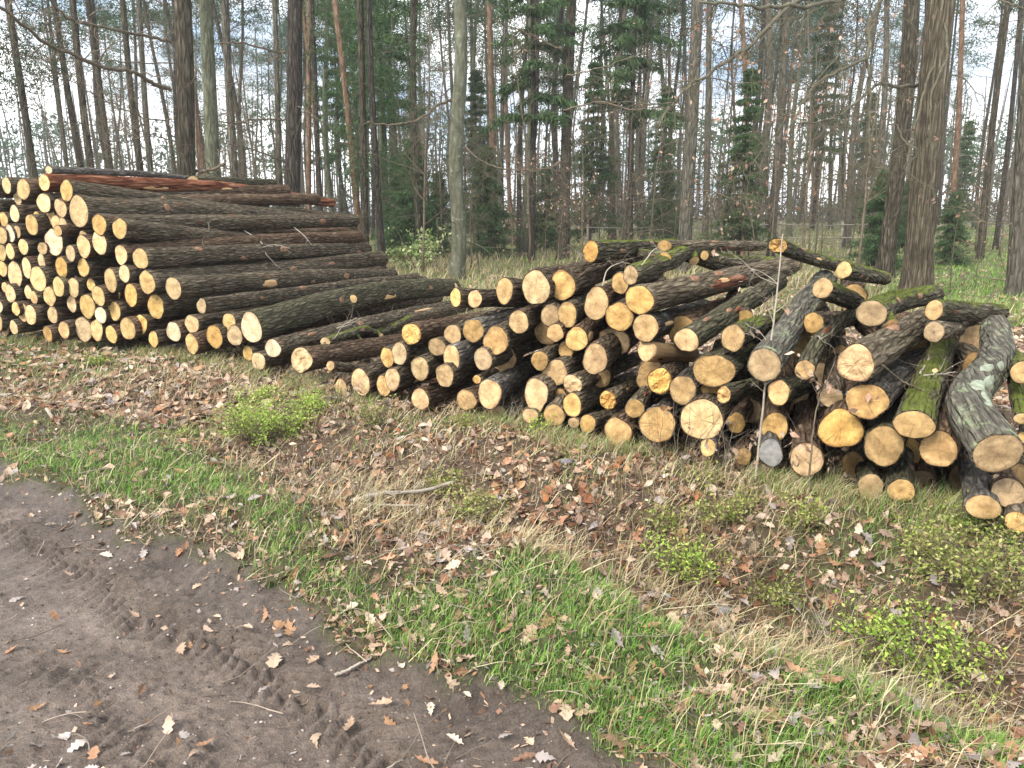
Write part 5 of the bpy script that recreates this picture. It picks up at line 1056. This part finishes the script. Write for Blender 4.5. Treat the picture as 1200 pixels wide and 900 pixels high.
N = normal_at(P); size = rs.uniform(.03, .095, len(P)); lift = rs.uniform(-.004, .028, len(P))*(1-tr)+.003; P = P+N*lift[:, None]
litter = MB(); near = t < 4.2
add_leaves(litter, P[near], N[near], size[near], c[near], rs, 0, curl=.55, tilt=.6); add_leaves(litter, P[~near], N[~near], size[~near], c[~near], rs, 1, curl=.5, tilt=.6)
tag(link('leaf_litter', litter.mesh('leaf_litter', M['leaf'], smooth=False, colours=True)), kind='stuff')
KNOWN = [(340, 742, .15, 4), (322, 776, .10, 1), (350, 808, .11, 1), (452, 778, .12, 0), (470, 797, .06, 2), (663, 864, .085, 1), (125, 653, .09, 2), (148, 610, .10, 2), (75, 762, .07, 4), (60, 618, .07, 2), (533, 872, .07, 2), (192, 620, .09, 1), (205, 615, .08, 0), (238, 655, .08, 4), (232, 690, .06, 1), (362, 815, .04, 2), (310, 800, .06, 7), (715, 790, .11, 4), (705, 802, .10, 0), (838, 835, .13, 8), (640, 765, .10, 3), (150, 645, .05, 2), (505, 838, .06, 2), (20, 700, .07, 7), (548, 830, .05, 2), (215, 860, .06, 7), (740, 808, .1, 4), (475, 812, .06, 4)]
proto_leaves = []
for q in range(14):
    b = MB(); add_leaves(b, np.zeros((1, 3)), np.array([[0, 0, 1.0]]), np.array([1.0]), LCOL[q % len(LCOL)][None]*rs.uniform(.85, 1.25), rs, 0, curl=.3, tilt=.04); proto_leaves.append(b.mesh('fallen_leaf', M['leaf'], smooth=False, colours=True))
def place_leaf(x, y, z, sz, kind, tilt=.15):
    o = link('fallen_leaf', proto_leaves[kind % 14], GROUND); o.location = (x, y, z); o.rotation_euler = (rs.normal(0, tilt), rs.normal(0, tilt), rs.uniform(0, 6.28)); o.scale = (sz, sz, sz)
for a, b, sz, kd in KNOWN:
    p = on_ground(a, b, -.08); place_leaf(p[0], p[1], float(height(np.array([p[0]]), np.array([p[1]]))[0])+.006, sz, kd, .1)
P, px, py, t = scatter(2600, (-60, 520, 1260, 960), rs, .6, 3.0); tr, g, s, _, _ = zones(P[:, 0], P[:, 1])
k = rs.random(len(P)) < np.where(tr > .5, .03*(1+4*np.exp(-(s/.3)**2)), .32); P = P[k][np.argsort(t[k])][:272]
for p in P: place_leaf(p[0], p[1], p[2]+rs.uniform(.002, .02), rs.uniform(.045, .095), int(rs.integers(14)), .3)
# grass
GC = np.array([(.15, .30, .05), (.20, .37, .075), (.28, .40, .11), (.11, .22, .05), (.36, .41, .16)])
SC = np.array([(.55, .46, .28), (.62, .54, .36), (.44, .34, .19), (.36, .26, .15), (.50, .47, .26)])
grass = MB()
P, px, py, t = scatter(260000, (-200, 385, 1400, 1120), rs, 1.2, 5.0); tr, g, s, _, _ = zones(P[:, 0], P[:, 1])
clump = .5+.5*noise(P[:, 0]*7, P[:, 1]*7, 0, 51); g2 = np.clip(g, 0, 1.2)
k = rs.random(len(P)) < np.clip((g2**1.2)*(clump*1.35+.05)*(1-tr)+.08*(1-tr), 0, 1)*.85
P, t, g2, px = P[k], t[k], g2[k], px[k]; n = len(P)
L = (.02+.045*rs.random(n)*np.clip(g2+.3, .3, 1.2)+.05*(rs.random(n) < .08)); add_blades(grass, P-[0, 0, .006], L, .0032+.0011*t*rs.uniform(.5, 1, n)*.55, GC[rs.integers(0, 5, n)]*rs.uniform(.6, 1.35, (n, 1)), rs, .4, .7)
P, px, py, t = scatter(160000, (-200, 385, 1400, 1120), rs, 1.5, 6.0); tr, g, s, _, _ = zones(P[:, 0], P[:, 1]); st = straw_a(px, py)
clump = .5+.5*noise(P[:, 0]*5, P[:, 1]*5, 0, 52)
k = rs.random(len(P)) < np.clip((st*.75+.24)*(1-.45*np.clip(g, 0, 1))*(.2+clump*1.1)*(1-tr), 0, 1)*.6; P, t, px, py = P[k], t[k], px[k], py[k]; n = len(P)
add_blades(grass, P, rs.uniform(.05, .20, n)*np.where(py < 520, .8, 1), .0022+.0007*t, SC[rs.integers(0, 5, n)]*rs.uniform(.55, 1.2, (n, 1)), rs, .9, .9)
# tufts along the foot of both heaps and the bank
foot = [on_ground(*p) for p in ((-60, 392), (120, 404), (300, 436), (440, 470), (620, 505), (760, 540), (900, 570), (1040, 605), (1220, 650))]
n = 21000; u = rs.uniform(0, 1, n)**.8*(len(foot)-1.001); i = u.astype(int); f = (u-i)[:, None]; fa = np.array(foot); P = fa[i]*(1-f)+fa[i+1]*f; P = P+rs.normal(0, .11, (n, 3))*[1, 1, 0]+np.array([.05, -.12, 0]); P[:, 2] = height(P[:, 0], P[:, 1]); ck = noise(P[:, 0]*3, P[:, 1]*3, 0, 53) > -.1; P = P[ck]; n = len(P)
gc = np.where((rs.random(n) < .42)[:, None], GC[rs.integers(0, 5, n)], SC[rs.integers(0, 5, n)])*rs.uniform(.6, 1.2, (n, 1)); add_blades(grass, P, rs.uniform(.04, .16, n)*(1+.9*sstep(1.2, 3.2, P[:, 0])), .004+.0*P[:, 0], gc, rs, .5, .7)
tag(link('grass', grass.mesh('grass', M['grass'], colours=True)), kind='stuff')
# taller grass and litter on the floor behind the heaps
fg = MB(); P, px, py, t = scatter(60000, (-100, 262, 1300, 385), rs, .5, 20); n = len(P); dens = noise(P[:, 0]*.5, P[:, 1]*.5, 0, 54)
gr = blobs(px, py, GREEN); stc = straw_a(px, py); k = (P[:, 1] > 10.5) & (rs.random(n) < .45+.4*dens+.3*gr+.3*stc); P, px, t, gr, stc = P[k], px[k], t[k], gr[k], stc[k]; n = len(P)
isg = rs.random(n) < .38+.6*gr-.2*stc; gc = np.where(isg[:, None], GC[rs.integers(0, 5, n)], SC[rs.integers(0, 5, n)]*.8)*rs.uniform(.6, 1.3, (n, 1)); add_blades(fg, P, np.where(isg, .16, .32)*rs.uniform(.4, 1.2, n), .0012*t, gc, rs, .4, .6)
tag(link('forest_grass', fg.mesh('forest_grass', M['grass'], colours=True)), kind='stuff')
fl = MB(); P, px, py, t = scatter(26000, (-100, 268, 1350, 560), rs, .8, 14); k = (P[:, 1] > 6.2); P, t = P[k], t[k]; n = len(P)
bx_, _ = poly_dist(P[:, 0], P[:, 1], fa); 
add_leaves(fl, P+[0, 0, .01], np.tile([0, 0, 1.0], (n, 1)), rs.uniform(.08, .14, n), LCOL[rs.integers(0, len(LCOL), n)]*rs.uniform(.6, 1.2, (n, 1)), rs, 1, tilt=.4)
tag(link('forest_leaf_litter', fl.mesh('forest_leaf_litter', M['leaf'], smooth=False, colours=True)), kind='stuff')
# crumbled leaf pieces and husks between the whole leaves
cr = MB(); P, px, py, t = scatter(120000, (-150, 385, 1350, 1100), rs, 1.3, 5); tr, g, s, _, _ = zones(P[:, 0], P[:, 1]); k = rs.random(len(P)) < np.where(tr > .5, .012+.09*np.exp(-(s/.25)**2), .8-.4*np.clip(g, 0, 1)); P, t = P[k], t[k]; n = len(P)
s1 = rs.normal(0, 1, (n, 3))*[1, 1, .45]; s1 /= np.linalg.norm(s1, axis=1)[:, None]; s2 = rs.normal(0, 1, (n, 3))*[1, 1, .45]; s2 /= np.linalg.norm(s2, axis=1)[:, None]; sz = rs.uniform(.004, .017, (n, 1)); o_ = P+[0, 0, .008]
cr.add(np.stack([o_-s1*sz, o_+s2*sz*.8, o_+s1*sz*1.1, o_-s2*sz*.6], 1).reshape(-1, 3), np.arange(4*n).reshape(-1, 4), None, np.repeat(LCOL[rs.integers(0, len(LCOL), n)]*rs.uniform(.4, 1.25, (n, 1)), 4, 0))
tag(link('leaf_crumbs', cr.mesh('leaf_crumbs', M['leaf'], smooth=False, colours=True)), kind='stuff')
# crumbs, bits of bark and dead twigs on the ground
tw = MB(); P, px, py, t = scatter(2600, (-100, 395, 1300, 1000), rs, 1.2, 5); tr, g, s, _, _ = zones(P[:, 0], P[:, 1]); k = rs.random(len(P)) < np.where(tr > .5, .12, .8); P = P[k]
for p in P:
    a = rs.uniform(0, 6.28); L = rs.uniform(.05, .28); q = wander(p+[0, 0, .012], [math.cos(a), math.sin(a), rs.uniform(0, .25)], L, 4, .18, -.02, rs); tw.tube(q, np.linspace(1, .5, 5)*rs.uniform(.0012, .0035), 3, np.array((.30, .24, .19))*rs.uniform(.4, 1.4), cap=False)
tag(link('dead_twigs', tw.mesh('dead_twigs', M['leaf'], colours=True)), kind='stuff')
# clods and grit on the track
cl_ = MB(); P, px, py, t = scatter(9000, (-100, 540, 900, 1050), rs, 1.5, 4); tr, g, s, _, _ = zones(P[:, 0], P[:, 1]); k = (tr > .6); P = P[k]; n = len(P)
oc = np.array([(1, 0, 0), (0, 1, 0), (-1, 0, 0), (0, -1, 0), (0, 0, .8), (0, 0, -.5)]); ot = np.array([(0, 1, 4), (1, 2, 4), (2, 3, 4), (3, 0, 4), (1, 0, 5), (2, 1, 5), (3, 2, 5), (0, 3, 5)])
sz = .0025+.006*rs.random(n)**3; an = rs.uniform(0, 6.28, n); V = oc[None]*(1+rs.normal(0, .25, (n, 6, 1))); x = V[..., 0]*np.cos(an)[:, None]-V[..., 1]*np.sin(an)[:, None]; y = V[..., 0]*np.sin(an)[:, None]+V[..., 1]*np.cos(an)[:, None]
V = np.stack([x, y, V[..., 2]], -1)*sz[:, None, None]+P[:, None]; cc = np.where((rs.random(n) < .12)[:, None], np.array([[.40, .36, .32]]), np.array([[.12, .098, .085]]))*rs.uniform(.5, 1.3, (n, 1))
cl_.add(V.reshape(-1, 3), None, (ot[None]+np.arange(n)[:, None, None]*6).reshape(-1, 3), np.repeat(cc, 6, 0)); tag(link('track_grit', cl_.mesh('track_grit', M['leaf'], smooth=False, colours=True)), kind='stuff')

# ---------------------------------------------------------------- bright bilberry bushes on the bank
BC = ((.32, .47, .07), (.40, .54, .10), (.20, .34, .05), (.50, .58, .16), (.26, .28, .09)); OC = ((.24, .30, .07), (.36, .39, .11), (.17, .23, .05), (.42, .42, .17), (.30, .22, .12))
BS = [(312, 500, .62, .34, 3400, BC, 'bright green bilberry bush below the ragged splayed log end'), (366, 478, .45, .20, 1300, BC, 'low green bilberry patch right of the bright bush below the splayed log'),
 (300, 465, .3, .16, 700, BC, 'small bilberry sprig tight behind the brightest bush at left'), (440, 500, .22, .22, 420, OC, 'sparse leafy weed below the left tip of the right heap'), (562, 588, .30, .22, 900, OC, 'olive bilberry tuft beside the right end of the fallen stick'),
 (522, 555, .24, .14, 500, OC, 'low olive tuft just above the right end of the fallen stick'), (634, 512, .13, .16, 380, BC, 'small bright sprig in front of the pear-shaped log end'), (550, 502, .30, .13, 560, OC, 'low green tuft at the heap foot below the bottom orange-rimmed log'),
 (800, 628, .30, .20, 900, BC, 'bright bilberry tuft on the bank below the broad cut log end'), (775, 600, .18, .14, 380, OC, 'smaller bilberry tuft just left of the bright one on the bank'), (856, 606, .34, .18, 900, OC, 'wide olive tuft under the largest round log end'),
 (935, 620, .26, .17, 620, OC, 'olive tuft in front of the cracked round log end'), (1075, 720, .44, .30, 2300, BC, 'tall bright bilberry bush on the bank at right'), (1150, 690, .46, .28, 2200, OC, 'broad olive bilberry bush nearest the right edge of the photo'),
 (1095, 655, .36, .18, 1000, OC, 'yellowish bilberry bush right under the lowest logs at right'), (1180, 640, .26, .14, 500, OC, 'low bilberry tuft tight to the lowest right log end'), (985, 712, .3, .12, 460, OC, 'flat olive tuft on the bank left of the tall bright bush'), (1130, 640, .2, .16, 420, BC, 'small bright tuft between the two lowest right bushes'),
 (112, 428, .2, .14, 260, BC, 'tiny bright sprig at the foot of the left stack'), (206, 505, .3, .1, 300, OC, 'flat olive tuft on the bank left of the brightest bush'), (905, 650, .26, .14, 420, OC, 'dull olive tuft on the bank below the thin white-stemmed sapling'), (680, 540, .3, .1, 300, OC, 'low olive tuft at the heap foot, middle of the bank'), (820, 575, .2, .12, 240, OC, 'tiny olive tuft touching the large knot-holed log end')]
for q, (a, b, wd, ht, n, cs, lab) in enumerate(BS): shrub('bilberry_bush', lab, a, b, wd*.92, ht*1.15, int(n*2.0), .021, cs, 800+q, stems=int(20+n/70), wide=.5)

# ---------------------------------------------------------------- sticks, saplings, weeds and hanging twigs
bpy.context.view_layer.update(); DG = bpy.context.evaluated_depsgraph_get()
def hit(px, py, off=.012):
    d = Vector(ray(px, py)).normalized(); ok, loc, nn, *_ = S.ray_cast(DG, Vector(EYE), d)
    return np.array(loc)-np.array(d)*off if ok else None
def stem_thing(name, label, cat, path, r0, r1, mat, twigs=0, tl=.2, seed=0, lvl=1, kids=3, n=24, droop=0, leaves=0):
    rs2 = np.random.default_rng(seed+900); P = spline(np.array(path), n); P = P+rs2.normal(0, .0015, P.shape); root = thing(name, label, cat, P[0]); mb = MB(); mb.tube(P-P[0], np.linspace(r0, r1, n), 7); link('stem', mb.mesh('stem', M[mat]), root)
    if twigs:
        tb = MB(); tips = []
        for k in range(twigs):
            i = rs2.integers(n//4, n-1); d = unit(P[i]-P[i-1]); side = unit(np.cross(d, rs2.normal(0, 1, 3))); grow(tb, P[i]-P[0], d*.8+side, tl*rs2.uniform(.4, 1.2), max(.0012, r1*.7), lvl, rs2, droop, .15, kids, None, tips)
        link('twigs', tb.mesh('twigs', M[mat]), root)['kind'] = 'stuff'
        if leaves: twig_leaves(dict(root=root, tips=[np.array(q) for q in tips], base=np.zeros(3)), leaves, .05, seed, cols=((.42, .32, .25), (.34, .22, .16)))
    return root
def g3(px, py, lift=0): p = on_ground(px, py, 0); p[2] = float(height(np.array([p[0]]), np.array([p[1]]))[0])+lift; return p
stem_thing('fallen_stick', 'pale broken stick lying on the bank between the bushes', 'stick', [g3(412, 583, .03), g3(450, 577, .07), g3(490, 568, .08), g3(533, 558, .07)], .016, .011, 'twigpale', 3, .12, 1)
stem_thing('fallen_stick', 'thinner broken stick just below the pale stick on the bank', 'stick', [g3(425, 590, .03), g3(460, 590, .05), g3(500, 587, .04)], .009, .006, 'twigpale', 0, .1, 2)
stem_thing('fallen_stick', 'short split pale stick on the leafy bank at left', 'stick', [g3(55, 482, .02), g3(62, 492, .04), g3(70, 500, .03)], .016, .01, 'twigpale', 0, .1, 3)
stem_thing('fallen_stick', 'curved twig lying on the mud at the bottom of the photo', 'stick', [g3(413, 872, .006), g3(435, 876, .008), g3(462, 871, .008), g3(482, 859, .01)], .004, .002, 'twigpale', 0, .1, 4)
stem_thing('fallen_stick', 'peeling whitish twig at the edge of the mud track', 'stick', [g3(392, 778, .01), g3(412, 770, .015), g3(436, 760, .01)], .007, .004, 'twigpale', 2, .06, 5)
stem_thing('fallen_stick', 'short dark twig lying among the big leaves on the mud', 'stick', [g3(335, 803, .008), g3(350, 797, .01), g3(367, 791, .008)], .004, .003, 'twig', 0, .06, 6)
stem_thing('fallen_stick', 'thin straight twig lying in the middle of the mud track', 'stick', [g3(224, 723, .008), g3(240, 724, .008), g3(254, 723, .008)], .003, .002, 'twig', 0, .06, 7)
stem_thing('fallen_stick', 'thin crooked stick lying in front of the left stack', 'stick', [g3(236, 421, .03), g3(262, 428, .04), g3(280, 433, .05)], .010, .006, 'twig', 0, .06, 8)
def up(px, py, t): return at(px, py, t)
b0 = g3(884, 575); t0 = (b0-EYE)@FW
stem_thing('sapling', 'thin white-stemmed sapling standing upright before the heap', 'sapling', [b0, up(892, 497, t0-.02), up(904, 400, t0-.05), up(912, 330, t0-.05), up(917, 274, t0-.05)], .0085, .0035, 'twigpale', 9, .32, 11, 2, 3, leaves=.06)
b0 = g3(946, 600); t0 = (b0-EYE)@FW
stem_thing('sapling', 'thin dark forked sapling right of the white-stemmed one', 'sapling', [b0, up(950, 540, t0), up(957, 480, t0-.03), up(978, 424, t0-.05)], .007, .002, 'twig', 12, .28, 12, 2, 3, leaves=.12)
for q, (a, b, h_, nst, lab) in enumerate(((852, 552, .34, 9, 'bare twiggy weed before the largest round log end'), (790, 560, .42, 8, 'bare twiggy weed before the knot-holed log end'), (738, 520, .22, 7, 'low bare weed before the broad cut log end'), (398, 478, .30, 10, 'bare twiggy weed before the left tip of the right heap'), (598, 500, .24, 8, 'bare weed below the striped-bark log'), (905, 560, .30, 8, 'bare weed at the foot of the white-stemmed sapling'), (1000, 560, .22, 6, 'bare weed before the wide tilted oval end'), (188, 400, .2, 6, 'dry weed at the foot of the left stack'), (970, 690, .3, 9, 'dry tangled weed on the bank at right'), (880, 640, .28, 8, 'dry tangled weed on the middle of the bank'), (1100, 720, .3, 8, 'dry weed between the two bright bushes at right'), (705, 600, .25, 8, 'dry weed on the leafy bank below the heap'), (500, 545, .2, 8, 'dry weed above the pale fallen stick'), (380, 540, .3, 5, 'thin upright dry weed left of the pale fallen stick'), (155, 480, .2, 6, 'dry weed on the leafy bank at left'))):
    b0 = g3(a, b); rs3 = np.random.default_rng(q+40); root = thing('dry_weed', lab, 'weed', b0); mb = MB(); tips = []
    for k in range(nst):
        an = rs3.uniform(0, 6.28); grow(mb, rs3.normal(0, .05, 3)*[1, 1, 0], [math.cos(an)*.45, math.sin(an)*.45, 1], h_*rs3.uniform(.6, 1.3), .0026, 2, rs3, -.01, .13, 3, None, tips, .7)
    link('stems', mb.mesh('stems', M['twig'] if q % 2 else M['twigpale']), root)['kind'] = 'stuff'
    if q % 3 == 0: twig_leaves(dict(root=root, tips=tips, base=np.zeros(3)), .12, .05, q, cols=((.36, .25, .18), (.42, .33, .26)))
for q, (pts, r, lab) in enumerate(((((240, 252), (245, 268), (237, 282), (242, 292)), .008, 'dark hanging twig on the upper logs of the left stack'), (((286, 270), (306, 284), (312, 298), (325, 312)), .012, 'pale forked twig lying over the middle logs of the left stack'), (((308, 290), (322, 287), (340, 291)), .007, 'short pale twig beside the forked twig on the left stack'), (((344, 266), (356, 276), (366, 288)), .009, 'pale twig near the right end of the left stack logs'), (((395, 385), (408, 378), (418, 372)), .009, 'pale twig on the mossy knobbly wood between the heaps'), (((378, 402), (392, 396), (400, 384), (412, 380)), .007, 'bare twig arching over the wood between the heaps'), (((706, 335), (712, 316), (727, 308), (738, 309)), .006, 'pale arching twig over the upper middle of the right heap'), (((752, 311), (764, 295), (771, 290)), .005, 'thin slanting twig near the mossy crooked log'), (((1034, 428), (1056, 446), (1083, 458)), .007, 'reddish twig lying across the lichen-spotted logs'), (((1078, 438), (1088, 420), (1094, 386)), .006, 'pale bent twig standing by the far mossy logs'), (((945, 398), (958, 394), (968, 405)), .006, 'pale curled twig right of the thick leaning rough log'), (((1083, 440), (1105, 438), (1122, 436)), .007, 'short pale stick left of the crooked lichen log'), (((666, 287), (676, 295), (690, 303)), .006, 'thin twig poking from the top left of the right heap'))):
    P_ = [hit(*p, off=.03) for p in pts]; P_ = [p for p in P_ if p is not None]
    if len(P_) < 2: continue
    tmin = min((p-EYE)@FW for p in P_[:1]); Q_ = [p if (p-EYE)@FW < tmin+.35 else EYE+(p-EYE)*((tmin+.1)/((p-EYE)@FW)) for p in P_]
    stem_thing('twig', lab, 'twig', Q_, r, r*.4, 'twigpale' if q not in (0, 8) else 'twig', 5, .22, 60+q, 1, 3)
# curled leaf on the heap, stones on the bank
for q, (a, b, sz, kd, lab) in enumerate(((779, 478, .12, 4, 'curled brown oak leaf resting by the knot-holed log end'), (882, 367, .055, 2, 'whitish leaf caught on the white-stemmed sapling'))):
    p = hit(a, b, .03) if q == 0 else at(a, b, 4.45); o = link('oak_leaf', proto_leaves[kd], None); o.location = p; o.rotation_euler = (1.1, .3, q+.5); o.scale = (sz,)*3; tag(o, lab, 'leaf')
for q, (a, b, sz, lab) in enumerate(((852, 652, .035, 'larger bluish-grey stone on the bank among brown leaves'), (842, 648, .022, 'small bluish stone touching the larger one on the bank'), (664, 548, .03, 'grey stone half buried on the bank below the heap'), (806, 668, .03, 'purplish stone at the bottom of the leafy bank'))):
    bm_ = MB(); rs4 = np.random.default_rng(q); u, v = np.meshgrid(np.linspace(0, np.pi, 10), np.arange(14)/14*2*np.pi, indexing='ij'); r_ = sz*(1+.2*noise(np.cos(v)*np.sin(u)*1.5+q*3, np.sin(v)*np.sin(u)*1.5, np.cos(u)*1.5, q)); V = np.stack([r_*np.sin(u)*np.cos(v)*1.25, r_*np.sin(u)*np.sin(v), r_*np.cos(u)*.7], -1).reshape(-1, 3)
    Qs = [(i*14+j, (i+1)*14+j, (i+1)*14+(j+1) % 14, i*14+(j+1) % 14) for i in range(9) for j in range(14)]; bm_.add(V, Qs); o = link('stone', bm_.mesh('stone', M['stone'])); p = g3(a, b, sz*.5); o.location = p; tag(o, lab, 'stone')
# ---------------------------------------------------------------- the thin grey air of the wood
def haze():
    b = MB(); x0, x1, y0, y1, z0, z1_ = -170, 170, -14, 175, -3, 32
    V = [(x, y, z) for x in (x0, x1) for y in (y0, y1) for z in (z0, z1_)]
    b.add(V, [(0, 1, 3, 2), (4, 6, 7, 5), (0, 4, 5, 1), (2, 3, 7, 6), (0, 2, 6, 4), (1, 5, 7, 3)])
    m = bpy.data.materials.new('thin_haze'); m.use_nodes = True; t = m.node_tree; t.nodes.clear(); o = t.nodes.new('ShaderNodeOutputMaterial'); v = t.nodes.new('ShaderNodeVolumePrincipled')
    v.inputs['Density'].default_value = .0008; v.inputs['Color'].default_value = (.93, .96, 1, 1); t.links.new(v.outputs[0], o.inputs['Volume'])
    return tag(link('haze', b.mesh('haze', m, smooth=False)), kind='stuff')
haze()
